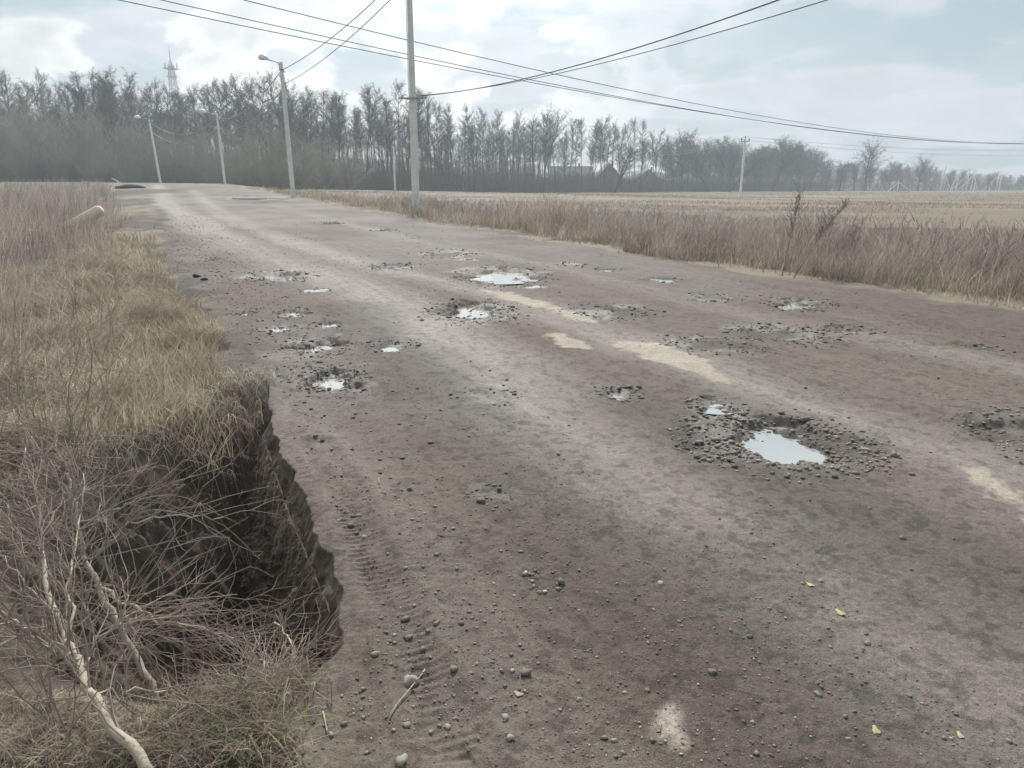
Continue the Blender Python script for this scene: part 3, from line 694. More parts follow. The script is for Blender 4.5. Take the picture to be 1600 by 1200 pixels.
# 3 thin upright weeds further left and beyond
lw = []
x, y, r_ = polar(150000, -58, -12, 4.5, 95, .85)
dl = -pdist(x, y, ROAD_L); k = (dl > .9+.9*fbm(x, y, 2, 2, 521)+sm(14, 60, y)*1.0) & (rng.random(len(x)) < sm(.6, 3.2, dl)) & (rng.random(len(x)) < .35+sm(-.3, .2, fbm(x, y, 1.6, 3, 522))) & (y < 88) & (rng.random(len(x)) < .5+.5*sm(8, 14, y)+.4*sm(3, 6, dl))
x, y, r_, dl = x[k], y[k], r_[k], dl[k]; n = len(x)
h = (.55+.45*sm(1, 5, dl))*(.35+.95*rng.random(n)**1.3)*(1+.5*fbm(x, y, 3, 2, 523))*(1-.35*sm(35, 80, r_))
fp = at(142, 350); fr = np.hypot(x-fp[0], (y-fp[1]+1.6)/2.2); h = h*(.25+.75*sm(.5, 1.4, fr))
lw.append(blades(x, y, np.clip(h, .1, 1.3), rng.uniform(.003, .006, n)*(1+r_/13), rng.uniform(.02, .7, n), rng.normal(0.3, 1.3, n), pick(WEED, n), K=2))
merge('tall_weeds', lw, M_GRASS, 'thin brown dead weed stems standing left of the road', 'weeds')
# 4 right hand side: straw fringe and a thick stand of thin weeds
rw_ = []
x, y, r_ = polar(90000, -28, 56, 7.5, 75, .9)
dr = pdist(x, y, ROAD_R)+.8*fbm(x, y, 1.1, 4, 531); k = (dr > .05) & (dr < 2.1); x, y, r_, dr = x[k], y[k], r_[k], dr[k]; n = len(x)
c = pick(STRAW, n); gmask = (rng.random(n) < .30*sm(.1, .35, fbm(x, y, 1.3, 2, 533)) + .12*(dr < .35)); c[gmask] = np.array((.19, .21, .09))*rng.uniform(.7, 1.3, (gmask.sum(), 1))
rw_.append(blades(x, y, (.13+.30*sm(.1, 1.2, dr))*rng.uniform(.5, 1.3, n), rng.uniform(.004, .007, n)*(1+r_/11), rng.uniform(.1, 1.0, n), rng.random(n)*6.3, c, K=3, droop=rng.uniform(0, .5, n)))
x, y, r_ = polar(520000, -30, 57, 8, 60, 1.0)
dr = pdist(x, y, ROAD_R)+.9*fbm(x, y, 1.4, 4, 549)
lim = 10+7*sm(0, 12, x)
k = (dr > .45) & (dr < lim*1.3) & (rng.random(len(x)) < 1-.93*sm(.25, 1.2, dr/lim)) & (rng.random(len(x)) < .16+1.0*sm(-.25, .25, fbm(x, y, 1.5, 4, 535)))
x, y, r_, dr = x[k], y[k], r_[k], dr[k]; n = len(x)
h = (.26+.46*sm(.5, 3.0, dr))*(.28+1.15*rng.random(n)**2.0)*(1+1.3*fbm(x, y, 1.8, 4, 537))*(1-.3*sm(.3, 1.2, dr/(8+9*sm(0, 12, x))))*(.75+.25*sm(-6, 6, x))
rw_.append(blades(x, y, np.clip(h, .1, 1.25), rng.uniform(.003, .0055, n)*(1+r_/10), rng.uniform(.02, .75, n), rng.normal(0.15, 1.4, n), np.where((rng.random(n) < .14)[:, None], pick(STRAW, n), pick(WEED, n)), K=3, droop=rng.uniform(0, .5, n)**2))
# sprigs: side shoots near the top of taller stems
m = rng.random(n) < .32; xx, yy = x[m], y[m]; hb = h[m]; zb = height(xx, yy)[0]+hb*rng.uniform(.45, .8, m.sum())
rw_.append(blades(xx+rng.normal(0, .05, m.sum()), yy, hb*.3, rng.uniform(.003, .005, m.sum())*(1+r_[m]/10), rng.uniform(.3, 1.0, m.sum()), rng.random(m.sum())*6.3, pick(WEED, m.sum()), K=1, z0=zb))
# scattered taller stems standing above the rest
x, y, r_ = polar(9000, -24, 57, 9, 40); dr = pdist(x, y, ROAD_R); k = (dr > 1.2) & (dr < 12) & (rng.random(len(x)) < sm(-.1, .3, fbm(x, y, 2.0, 3, 545))); x, y, r_ = x[k], y[k], r_[k]; n = len(x)
hh_ = rng.uniform(.65, 1.1, n)*(.7+.3*sm(-4, 6, x)); dd_ = rng.normal(.15, 1.2, n); le_ = rng.uniform(.05, .5, n)
rw_.append(blades(x, y, hh_, rng.uniform(.004, .007, n)*(1+r_/12), le_, dd_, pick(WEED, n)*.8, K=3))
for f_ in (.62, .72, .8, .88, .95):
    rw_.append(blades(x+le_*hh_*f_**1.6*np.cos(dd_), y+le_*hh_*f_**1.6*np.sin(dd_), hh_*.16, rng.uniform(.006, .010, n)*(1+r_/14), rng.uniform(.3, 1.0, n), rng.random(n)*6.3, pick(WEED, n)*.75, K=1, z0=height(x, y)[0]+hh_*f_))
merge('roadside_weeds', rw_, M_GRASS, 'thick stand of brown dead weeds and straw along the right verge', 'weeds')
# 5 tufts over the open field
x, y, r_ = polar(200000, -24, 48, 18, 260, .8)
dr = pdist(x, y, ROAD_R); k = (dr > 9) & (rng.random(len(x)) < sm(-.2, .3, fbm(x*.25, y, 5, 3, 541))); x, y, r_ = x[k], y[k], r_[k]; n = len(x)
fld = blades(x, y, rng.uniform(.06, .2, n)*(1+.6*sm(120, 240, r_)), rng.uniform(.008, .018, n)*(1+r_/50), rng.uniform(0, .6, n), rng.random(n)*6.3, pick(np.array([(.25, .215, .155), (.22, .185, .14), (.19, .16, .125), (.20, .18, .125)]), n), K=1)
merge('field_grass', [fld], M_GRASS, 'short yellowish grass over the open field', 'grass')

# ------------------------------------------------------------------ woody things: branching generator
def segs_mesh(name, segs, mat, sides=3, parent=None):
    """segs rows: x0 y0 z0 x1 y1 z1 r0 r1"""
    S = np.array(segs, float); n = len(S); p0, p1 = S[:, :3], S[:, 3:6]; d = p1-p0; d /= np.linalg.norm(d, axis=1)[:, None]+1e-9
    ref = np.where(np.abs(d[:, 2:3]) < .9, np.array([[0, 0, 1.]]), np.array([[1., 0, 0]]))
    a = np.cross(d, ref); a /= np.linalg.norm(a, axis=1)[:, None]; b = np.cross(d, a)
    ph = np.arange(sides)*2*PI/sides
    off = a[:, None, :]*np.cos(ph)[None, :, None]+b[:, None, :]*np.sin(ph)[None, :, None]
    A = p0[:, None]+off*S[:, 6][:, None, None]; B = p1[:, None]+off*S[:, 7][:, None, None]
    V = np.stack([A, B], 1).reshape(-1, 3)
    base = (np.arange(n)*2*sides)[:, None]; j = np.arange(sides)[None]; j2 = (j+1) % sides
    F_ = np.stack([base+j, base+j2, base+sides+j2, base+sides+j], -1).reshape(-1, 4)
    return mesh_np(name, V, F_, mat, smooth=sides > 3, parent=parent)
def limb(segs, p, d, L, r0, r1, n, wob, rd, grav=0.0):
    """adds a wandering limb, returns its joints"""
    pts = [(p.copy(), d.copy(), r0)]
    for i in range(n):
        d = (d+Vector((rd.gauss(0, wob), rd.gauss(0, wob), rd.gauss(0, wob)+grav))).normalized()
        q = p+d*(L/n); ra = r0+(r1-r0)*i/n; rb = r0+(r1-r0)*(i+1)/n
        segs.append((*p, *q, ra, rb)); p = q; pts.append((p.copy(), d.copy(), rb))
    return pts
def side_dir(d, ang, az):
    a = d.orthogonal().normalized(); b = d.cross(a); return (d*math.cos(ang)+(a*math.cos(az)+b*math.sin(az))*math.sin(ang)).normalized()
def tall_tree(seed, H, crown_from=.45, spread=2.2, fork=False, twigs=1.0, lean=.02, base_r=.16, twig_r=.014, low_stubs=8, round_=False):
    rd = random.Random(seed); T = []; C = []
    d = Vector((rd.gauss(0, lean), rd.gauss(0, lean), 1)).normalized()
    stems = []
    if fork:
        pts = limb(T, Vector((0, 0, -.3)), d, H*.3, base_r*1.2, base_r*.9, 3, .02, rd)
        for s in range(rd.choice((2, 3))):
            dd = side_dir(pts[-1][1], rd.uniform(.2, .4), rd.random()*6.3); stems.append(limb(T, pts[-1][0], dd, H*.7*rd.uniform(.85, 1), base_r*.75, .03, 9, .05, rd, .05))
    else: stems.append(limb(T, Vector((0, 0, -.3)), d, H, base_r, .025, 14, .028, rd, .02))
    for pts in stems:
        n = len(pts)-1
        for i in range(n):
            fz = (pts[i][0].z+.01)/H
            if fz < crown_from:
                if rd.random() < low_stubs/14: limb(C, pts[i][0], side_dir(pts[i][1], rd.uniform(.9, 1.5), rd.random()*6.3), rd.uniform(.4, 1.6), .03, .01, 2, .15, rd)
                continue
            u = (fz-crown_from)/(1-crown_from)
            nb = rd.randint(5, 7)
            for b in range(nb):
                k = rd.random(); p = pts[i][0].lerp(pts[i+1][0], k); 
                prof = (math.sin(PI*min(1, u*.85+.18))**.6) if not round_ else math.sqrt(max(.05, 1-(u*1.6-.6)**2))
                L = spread*prof*rd.uniform(.55, 1.15)
                bd = side_dir(pts[i][1], rd.uniform(.7, 1.25)*(1-.35*u), rd.random()*6.3)
                bp = limb(T if L > 1.2 else C, p, bd, L, .035+.02*(L/spread), .012, 4, .10, rd, .05)
                for j in range(1, len(bp)):
                    for s in range(int(rd.randint(3, 5)*twigs)):
                        sd_ = side_dir(bp[j][1], rd.uniform(.4, 1.1), rd.random()*6.3)
                        tp = limb(C, bp[j][0], sd_, rd.uniform(.3, .85)*(.5+.3*spread/2), twig_r, twig_r*.6, 2, .2, rd, .06)
                        for q_ in range(2):
                            limb(C, tp[1][0], side_dir(tp[1][1], rd.uniform(.4, 1.0), rd.random()*6.3), rd.uniform(.2, .5), twig_r*.8, twig_r*.5, 1, .2, rd)
    return T, C
def bush(seed, H, W, n=26, twig_r=.012, dens=1.0):
    rd = random.Random(seed); T = []; C = []
    for i in range(n):
        az = rd.random()*6.3; an = rd.uniform(.05, .75); d = Vector((math.sin(an)*math.cos(az)*W/H, math.sin(an)*math.sin(az)*W/H, math.cos(an))).normalized()
        st = limb(T, Vector((rd.gauss(0, .03), rd.gauss(0, .03), -.2)), d, H*rd.uniform(.65, 1.0), .05, .012, 7, .07, rd, .03)
        for j in range(1, len(st)):
            for s in range(int(rd.randint(4, 6)*dens)):
                sd_ = side_dir(st[j][1], rd.uniform(.25, .8), rd.random()*6.3)
                tp = limb(C, st[j][0], sd_, rd.uniform(.5, 1.5)*H/7, twig_r, twig_r*.5, 3, .12, rd, .05)
                for q_ in range(3): limb(C, tp[rd.choice((1, 2))][0], side_dir(tp[1][1], rd.uniform(.25, .7), rd.random()*6.3), rd.uniform(.3, .9)*H/7, twig_r*.7, twig_r*.4, 1, .12, rd)
    return T, C
def make_proto(name, tc_, mt, mc, sides=4):
    root = bpy.data.objects.new(name, None)
    a = segs_mesh('trunk', tc_[0], mt, sides); b = segs_mesh('crown', tc_[1], mc, 3)
    da, db = a.data, b.data; bpy.data.objects.remove(a); bpy.data.objects.remove(b)
    return (name, da, db)
def place(proto, loc, rz, sc, label, cat, group, tilt=(0, 0), parts=('trunk', 'crown')):
    nm, da, db = proto
    o = bpy.data.objects.new(nm, None); COL.objects.link(o); o.location = loc; o.rotation_euler = (tilt[0], tilt[1], rz); o.scale = sc if isinstance(sc, tuple) else (sc, sc, sc)
    for pn, d in ((parts[0], da), (parts[1], db)):
        c = bpy.data.objects.new(pn, d); COL.objects.link(c); c.parent = o
    return tag(o, label, cat, group)
PT = [make_proto('bare_tree', tall_tree(100+i, 18, cf, sp, fk), M_BARK, M_TWIG) for i, (cf, sp, fk) in enumerate(((.44, 2.7, False), (.36, 3.0, False), (.5, 2.5, False), (.40, 3.0, True), (.32, 2.8, False), (.45, 3.0, False), (.5, 2.6, True)))]
PW = [make_proto('bare_tree', tall_tree(200+i, 14, .2, 4.0, True, 1.25, round_=True, base_r=.2, lean=.06), M_BARK, M_TWIG) for i in range(3)]
P_ROUND = make_proto('bare_tree', tall_tree(300, 20, .30, 5.6, True, 1.3, round_=True, base_r=.28), M_BARK, M_TWIG)
P_BROAD = make_proto('bare_tree', tall_tree(310, 13, .22, 5.4, True, 1.2, round_=True, base_r=.34, lean=.1), M_BARK, M_TWIG)
P_CROOK = make_proto('bare_tree', tall_tree(320, 12, .35, 3.4, True, 1.0, round_=True, base_r=.26, lean=.35), M_BARK, M_TWIG)
PB = [make_proto('willow_bush', bush(400+i, 8, w_, n_), M_TWIGW, M_TWIGW, 3) for i, (w_, n_) in enumerate(((9, 30), (11, 34), (8, 26)))]
# skyline of the wood: px, base py, top py, distance m
SKY = [(-80, 274, 118, 135), (0, 276, 118, 135), (60, 277, 116, 138), (110, 277, 112, 138), (180, 278, 106, 140), (230, 279, 128, 145), (300, 281, 130, 146), (350, 282, 132, 148), (400, 284, 124, 146), (430, 284, 140, 146), (490, 286, 140, 144), (560, 287, 144, 148), (610, 288, 140, 150), (650, 289, 142, 152), (700, 290, 166, 160), (740, 291, 172, 165), (800, 292, 174, 172), (850, 293, 182, 180), (900, 294, 192, 190), (950, 294, 185, 195), (1000, 295, 189, 200), (1035, 295, 212, 205), (1100, 296, 222, 220), (1170, 297, 230, 235), (1230, 297, 226, 245), (1270, 297, 240, 255), (1310, 298, 258, 258), (1400, 299, 260, 270), (1440, 299, 257, 275), (1480, 299, 268, 290), (1560, 299, 273, 305), (1700, 299, 277, 315)]
SK = np.array(SKY, float)
def sky_at(px): return [float(np.interp(px, SK[:, 0], SK[:, i])) for i in (1, 2, 3)]
def tz(x, y): return float(macro(np.array([x]), np.array([y]))[0])
rd = random.Random(5)
def put_tree(px, back, proto, hk=1.0, label=None, wide=1.0, tilt=(0, 0), cat='tree', group='bare trees of the wood', H0=18.0, top=None):
    base, tp, dist = sky_at(px)
    if top is not None: tp = top
    d0 = dist; dist = dist+back
    v = ray(px, 288); x, y = v[0]*dist, v[1]*dist; z = tz(x, y)
    topz = ztop(px, tp, v[1]*d0)
    H = (topz-tz(v[0]*d0, v[1]*d0))*hk
    s = H/H0
    return place(proto, (x, y, z), rd.random()*6.3, (s*wide, s*wide, s), label, cat, group, tilt)
def region(px):
    if px < 225: return 'tall bare tree rising behind the willow thicket on the left'
    if px < 440: return 'bare tree of the wood behind the three street lamps'
    if px < 640: return 'bare tree of the dark dense wood left of the tall pole'
    if px < 850: return 'slim bare tree of the wood just right of the tall pole'
    if px < 1060: return 'tall thin bare tree in the open row before the houses'
    if px < 1290: return 'lower bare tree of the wood around the field pole'
    return 'small far bare tree on the right horizon'
px = -70.0
while px < 1650:
    base, tp, dist = sky_at(px)
    hs = rd.uniform(.82, 1.04)
    if px < 1045 or rd.random() < .35: put_tree(px, rd.uniform(-3, 6), rd.choice(PT), hs, region(px), wide=rd.uniform(.9, 1.2))
    else: put_tree(px, rd.uniform(-3, 6), rd.choice(PW), hs, region(px), wide=rd.uniform(.9, 1.25), H0=13.0)
    px += rd.uniform(7.5, 13) if px < 1250 else rd.uniform(9, 17)
px = -60.0
while px < 1040:
    if rd.random() < (1.0 if px < 880 else .45): put_tree(px, rd.uniform(9, 26), rd.choice(PT), rd.uniform(.72, .95), region(px), wide=rd.uniform(.95, 1.3))
    px += rd.uniform(9, 16)
px = 1045.0
while px < 1640:
    put_tree(px, rd.uniform(7, 20), rd.choice(PW), rd.uniform(.75, .98), region(px), wide=rd.uniform(1.0, 1.4), H0=13.0); px += rd.uniform(14, 26)
put_tree(468, -2, P_ROUND, .86, 'round crowned pale bare tree standing above the nearest street lamp', wide=1.0, H0=20, top=98, group='single trees at the wood edge')
put_tree(850, -5, P_ROUND, 1.0, 'broad fan shaped bare tree standing out in the row before the houses', wide=.85, H0=20, top=180, group='single trees at the wood edge')
put_tree(1352, -14, P_BROAD, 1.0, 'spreading bare tree taller than its neighbours on the right horizon', wide=1.15, H0=12, top=238, group='single trees at the wood edge')
put_tree(1435, -14, P_BROAD, 1.0, 'small round bare tree beside the leaning frame of poles', wide=1.2, H0=12, top=257, group='single trees at the wood edge')
for i, (px, tpy) in enumerate(((1110, 232), (1138, 240), (1205, 228), (1312, 255), (960, 232), (720, 240), (1250, 236), (1395, 265))):
    put_tree(px, -9, P_CROOK, 1.0, 'low crooked bare tree leaning out at the foot of the wood', wide=1.5, H0=11, top=tpy, group='crooked trees at the wood edge')
# willow thicket, rounded grey green bushes in front of the wood
for i, (px, tpy, d) in enumerate([(-60, 160, 118), (-10, 162, 120), (35, 165, 117), (80, 172, 119), (125, 176, 120), (165, 182, 118), (205, 188, 122), (20, 190, 112), (70, 200, 112), (120, 205, 112), (165, 212, 113), (-30, 195, 112), (245, 200, 124), (285, 205, 126), (225, 222, 116), (262, 226, 118), (300, 232, 120), (330, 215, 126), (370, 205, 120), (405, 198, 112), (440, 205, 108), (478, 212, 112), (345, 238, 112), (385, 240, 104), (425, 245, 100), (465, 240, 102), (510, 225, 118), (545, 235, 124), (35, 232, 108), (95, 238, 108), (150, 240, 108), (200, 246, 111)]):
    v = ray(px, 284); x, y = v[0]*d, v[1]*d; z = tz(x, y); H = ztop(px, tpy, y)-z; s = H/7.4
    place(PB[i % 3], (x, y, z), rd.random()*6.3, (s*rd.uniform(.95, 1.2), s*rd.uniform(.95, 1.2), s), 'grey green willow bush of the thicket below the wood' if px < 240 else 'rounded willow bush behind the street lamps', 'bush', 'willow bushes before the wood', parts=('stem', 'crown'))
# undergrowth along the foot of the wood: nobody could count it
U = []
for i in range(11500):
    px = rd.uniform(-70, 1680) if rd.random() < .6 else rd.uniform(180, 1300); b_, t_, d = sky_at(px); d = d+rd.uniform(-9, 24); v = ray(px, 288); x, y = v[0]*d, v[1]*d
    z = tz(x, y); H = rd.uniform(1.5, 6.5)*(d/150)**.3
    if 840 < px < 1045: H *= .72
    if px > 1280: H *= .85
    p = Vector((x, y, z-.2)); dr_ = Vector((rd.gauss(0, .25), rd.gauss(0, .25), 1)).normalized()
    st = limb(U, p, dr_, H, .035+d*.00008, .015, 3, .1, rd)
    for j in range(1, 4):
        for s in range(3):
            tp = limb(U, st[j][0], side_dir(st[j][1], rd.uniform(.3, .9), rd.random()*6.3), rd.uniform(.6, 1.6), .018, .012, 2, .15, rd)
            limb(U, tp[1][0], side_dir(tp[1][1], .6, rd.random()*6.3), rd.uniform(.4, .9), .014, .01, 1, .1, rd)
# distant trunks deep inside the wood
for i in range(900):
    px = rd.uniform(-70, 860); b_, t_, d = sky_at(px); d1 = d+rd.uniform(20, 60); v = ray(px, 288); x, y = v[0]*d1, v[1]*d1; z = tz(x, y); H = (b_-t_)/FPX*d*rd.uniform(.6, .9)
    st = limb(U, Vector((x, y, z-.2)), Vector((rd.gauss(0, .04), 0, 1)).normalized(), H, .14, .04, 4, .03, rd)
    for j in range(2, 5):
        for s in range(5): limb(U, st[j][0], side_dir(st[j][1], rd.uniform(.4, 1.1), rd.random()*6.3), rd.uniform(1, 2.5), .03, .012, 2, .15, rd)
ug = segs_mesh('undergrowth', U, mat_simple('scrub_twigs', (.17, .138, .11), .9, var=.3, scale=.08), 3); tag(ug, 'dark tangled undergrowth and inner stems along the foot of the wood', 'undergrowth', kind='stuff')

# ------------------------------------------------------------------ poles and lamps
def base_of(px, d):
    v = ray(px, 288); x, y = v[0]*d, v[1]*d; return Vector((x, y, tz(x, y)))
def up_to(px, py, d):
    v = ray(px, py); return EYE+v[2]*d/1.0
# tall pole: slim upper post strapped to a thicker lower stub
pb = base_of(649, 31.0); DP = 31.0
zt = pb.z+10.6
tp = empty('utility_pole', pb, 'tall concrete power pole in the weeds at the right verge, taller than the picture', 'utility pole')
m = MB(); m.frustum(-.5, 4.42, .155, .135, .142, .122); m.build('base_post', M_CONC_L, tp)
m = MB(); m.frustum(4.42, 10.6, .125, .11, .085, .08); m.build('pole', M_CONC, tp)
m = MB(); m.box((0, 0, 4.34), (.158, .138, .09)); m.box((0, 0, 4.75), (.132, .117, .035)); m.build('strap', M_WHITE, tp)
for hz, wd_ in ((4.62, .52), (8.72, .30)):
    m = MB(); m.box((0, -.13, hz), (wd_, .028, .03)); m.box((0, .13, hz), (wd_*.5, .02, .03)); m.tube([(-wd_*.8, -.13, hz), (-wd_*.8, -.13, hz+.12)], .03); m.tube([(wd_*.8, -.13, hz), (wd_*.8, -.13, hz+.12)], .03)
    m.build('bracket', M_STEEL, tp)
m = MB(); m.tube([(-.14, -.12, 8.8), (-.17, -.13, 9.4), (-.13, -.12, 10.2)], .018, 6); m.tube([(-.13, -.1, 8.7), (-.14, -.1, 6), (-.155, -.1, 4.8)], .012, 6); m.build('cable', M_WIRE, tp)
def street_lamp(px, d, top_py, lean, label, arm=1.35, band=.72, mat=M_CONC, rz=0.0, fat=1.0):
    b = base_of(px, d); Hh = ztop(px, top_py, b.y)-b.z
    o = empty('street_lamp', b, label, 'street lamp', 'street lamps along the road'); o.rotation_euler = (0, lean, rz)
    m = MB(); m.frustum(-.4, Hh*band, .125, .11, .11, .10); m.frustum(Hh*band+.002, Hh, .10, .09, .078, .075); m.build('pole', mat, o)
    m = MB(); m.box((0, 0, Hh*band), (.118, .105, .06)); m.build('strap', M_WHITE, o)
    m = MB(); m.box((0, 0, Hh*.945), (.115, .10, .035)); m.box((.14, 0, Hh*.93), (.09, .02, .02)); m.build('bracket', M_STEEL, o)
    z = Hh-.22; hl = .46*arm; ax_ = -(arm-hl)
    pts = [(-.09, 0, z-.25), (-.11, 0, z+.05), (-.18, 0, z+.20), (ax_*.6-.05, 0, z+.30), (ax_-.03, 0, z+.36)]
    m = MB(); m.tube(pts, .032, 8); m.build('arm', M_STEEL, o, True)
    # lamp head: tapering housing with a milky cover below
    m = MB(); rings = []
    for t, hw, hh in ((0, .07, .07), (.15, .15, .14), (.45, .21, .20), (.75, .20, .18), (.92, .14, .12), (1.0, .05, .05)):
        rings.append([Vector((ax_-t*hl, fat*hw*math.cos(a), z+.38+.05*math.sin(t*PI)+t*.08+max(-.4, math.sin(a))*hh*fat)) for a in np.linspace(0, 2*PI, 12, endpoint=False)])
    m.ring_sweep(rings); hd = m.build('lamp_head', M_LAMP, o, True)
    m = MB(); rings = []
    for t, hw, hh in ((.34, .04, .02), (.45, .115, .075), (.65, .125, .10), (.85, .09, .075), (.93, .03, .02)):
        rings.append([Vector((ax_-t*hl, hw*math.cos(a), z+.34+.05*math.sin(t*PI)+t*.08+min(.1, math.sin(a))*hh)) for a in np.linspace(0, 2*PI, 12, endpoint=False)])
    m.ring_sweep(rings); m.build('lamp_cover', M_GLASSL, hd, True)
    return o, b, Hh
L1, b1, H1 = street_lamp(457, 44.5, 97, R(-1.1), 'nearest street lamp on a concrete pole, its arm reaching left over the road', arm=1.3, fat=1.1)
L2, b2, H2 = street_lamp(351.5, 82, 178, R(-1.0), 'middle street lamp of the three along the bend', mat=M_CONC_L, arm=1.9, rz=.15, fat=1.5)
L3, b3, H3 = street_lamp(251, 92, 186, R(-3.2), 'farthest street lamp, its pole leaning left at the bend', mat=M_CONC_L, arm=1.7, rz=.2, band=.66, fat=1.4)
# plain far poles
def plain_pole(px, d, top_py, label, arms=1, w_=.11, lean=0.0, mat=M_CONC_L, group=None, struts=()):
    b = base_of(px, d); Hh = ztop(px, top_py, b.y)-b.z
    o = empty('utility_pole', b, label, 'utility pole', group); o.rotation_euler = (0, lean, 0)
    m = MB(); m.frustum(-.3, Hh, w_, w_*.9, w_*.72, w_*.66); m.build('pole', mat, o)
    if arms:
        m = MB(); m.box((0, -.1, Hh-.35), (.62*arms, .05, .05)); m.build('crossarm', M_STEEL, o)
        for xx in (-.55*arms, 0, .55*arms):
            m = MB(); zz_ = Hh-.3 if xx else Hh; m.tube([(xx, -.1 if xx else 0, zz_), (xx, -.1 if xx else 0, zz_+.12), (xx, -.1 if xx else 0, zz_+.16), (xx, -.1 if xx else 0, zz_+.36)], [.03, .03, .10, .07], 8); m.build('insulator', M_PANE, o)
    for s in struts:
        m = MB(); m.tube([(s, 0, -.2), (0, 0, Hh*.78)], w_*.8, 6); m.build('strut', mat, o)
    return o, b, Hh
FP, fb, FH = plain_pole(1158, 106, 217, 'lone concrete power pole standing out in the field', w_=.16, lean=R(.3))
plain_pole(617, 92, 228, 'thin short pale pole at the wood edge left of the tall pole', arms=0, w_=.12)
for (px, d, tpp, arm_, lean, st, lb) in ((1404, 250, 281, 0, -.02, (5.0, -3.5), 'pale frame of two crossed poles, leftmost of the far poles'), (1392, 255, 284, 0, .03, (), 'short pale pole left of the crossed frame'),
    (1470, 270, 259, 0, .10, (4.5,), 'dark leaning pole sticking above the far trees'), (1486, 275, 280, 0, .3, (), 'pale slanting pole right of the dark leaning one'), (1495, 275, 284, 0, 0, (), 'short upright pale pole in the far group'),
    (1511, 280, 264, .9, .02, (-6.0,), 'dark far pole with crossarm and one stay, left of two'), (1518, 285, 267, 1.2, .05, (-5, 3), 'far pole with a wide crossarm in the middle of the group'),
    (1523, 285, 272, 1.0, 0, (), 'pale far pole just right of the wide crossarm pole'), (1558, 300, 268, 1.2, .01, (-6,), 'far crossarm pole apart on the right'), (1562, 300, 275, .8, .02, (), 'rightmost far pole, pale with a small crossarm')):
    plain_pole(px, d, tpp, lb, arm_, .15, lean, M_CONC_L if 'dark' not in lb else M_CONC, 'far poles on the right horizon', st)

# ------------------------------------------------------------------ overhead wires
def wire(p0, p1, sag, r_, label, mat=M_WIRE, cat='overhead wire', group=None, n=40):
    p0, p1 = Vector(p0), Vector(p1)
    m = MB(); m.tube([p0.lerp(p1, i/n)-Vector((0, 0, 4*sag*(i/n)*(1-i/n))) for i in range(n+1)], r_, 5)
    return tag(m.build('overhead_wire', mat, None, True), label, cat, group)
def proj(p):
    v = CM.T @ (np.array(p)-np.array([0, 0, EYE])); return 800+FPX*v[0]/-v[2], 600-FPX*v[1]/-v[2]
def fit_wire(p0, p1, px, py, **k):
    """sag so that the wire passes the given picture point"""
    lo, hi = 0, 12
    for _ in range(40):
        s = (lo+hi)/2; best = None
        for i in range(201):
            t = i/200; q = Vector(p0).lerp(Vector(p1), t)-Vector((0, 0, 4*s*t*(1-t))); X_, Y_ = proj(q)
            if best is None or abs(X_-px) < best[0]: best = (abs(X_-px), Y_)
        if best[1] < py: lo = s
        else: hi = s
    return s
for (a_, b_, mid, lb) in (((-150, -72), (1750, 216), (850, 133), 'lowest of the three long wires sweeping across the sky'), ((-100, -82), (1750, 210), (850, 128), 'middle one of the three long wires sweeping across the sky'), ((60, -82), (1750, 209), (850, 112), 'highest of the three long wires sweeping across the sky')):
    p0 = P3(a_[0], a_[1], 26); p1 = P3(b_[0], b_[1], 120)
    wire(p0, p1, fit_wire(p0, p1, *mid), .019, lb, group='three long wires crossing the sky')
pl_ = pb+Vector((.4, -.13, 4.72)); 
for dx, e, mid, lb in ((.42, (1420, -76), (1000, 73), 'upper wire from the right sky down to the tall pole'), (.2, (1500, -66), (1000, 84), 'lower wire from the right sky down to the tall pole')):
    p0 = pb+Vector((dx, -.13, 4.72)); p1 = P3(e[0], e[1], 12)
    wire(p0, p1, fit_wire(p0, p1, *mid), .017 if dx > .3 else .012, lb, group='two wires from the right to the tall pole')
q1 = pb+Vector((-.1, -.1, 9.4)); q2 = pb+Vector((-.24, -.13, 8.78))
e1 = b1+Vector((-.02-math.sin(R(1.1))*H1*.93, 0, H1*.94)); e2 = e1+Vector((.1, 0, -.75))
wire(q1, e1, .35, .019, 'upper wire from the tall pole to the nearest street lamp', M_WIRE, group='lamp wires')
wire(q2, e2, .35, .017, 'lower wire from the tall pole to the nearest street lamp', M_WIRE, group='lamp wires')
f1 = b2+Vector((-math.sin(R(1.0))*H2, 0, H2*.95)); g1 = b3+Vector((-math.sin(R(3.2))*H3, 0, H3*.95))
for dz, lb in ((0, 'upper'), (-1.05, 'lower')):
    o_ = Vector((0, 0, dz))
    wire(e1+o_, f1+o_, 1.0, .026, lb+' sagging wire between the nearest and middle street lamps', M_WIREG, group='lamp wires')
    wire(f1+o_, g1+o_, 1.6, .030, lb+' sagging wire between the middle and farthest street lamps', M_WIREG, group='lamp wires')
for dx, dz, yy, lb in ((-.55, -.1, 236, 'lower'), (.0, .3, 226, 'upper')):
    a = fb+Vector((dx, -.1, FH+dz)); wire(a, P3(1760, yy, 170), 1.6, .022, lb+' wire from the field pole to the right edge', M_WIREG, group='field pole wires')
    wire(a, P3(1020, 236 if dz > 0 else 240, 210), 1.0, .022, lb+' wire from the field pole back to the wood', M_WIREG, group='field pole wires')

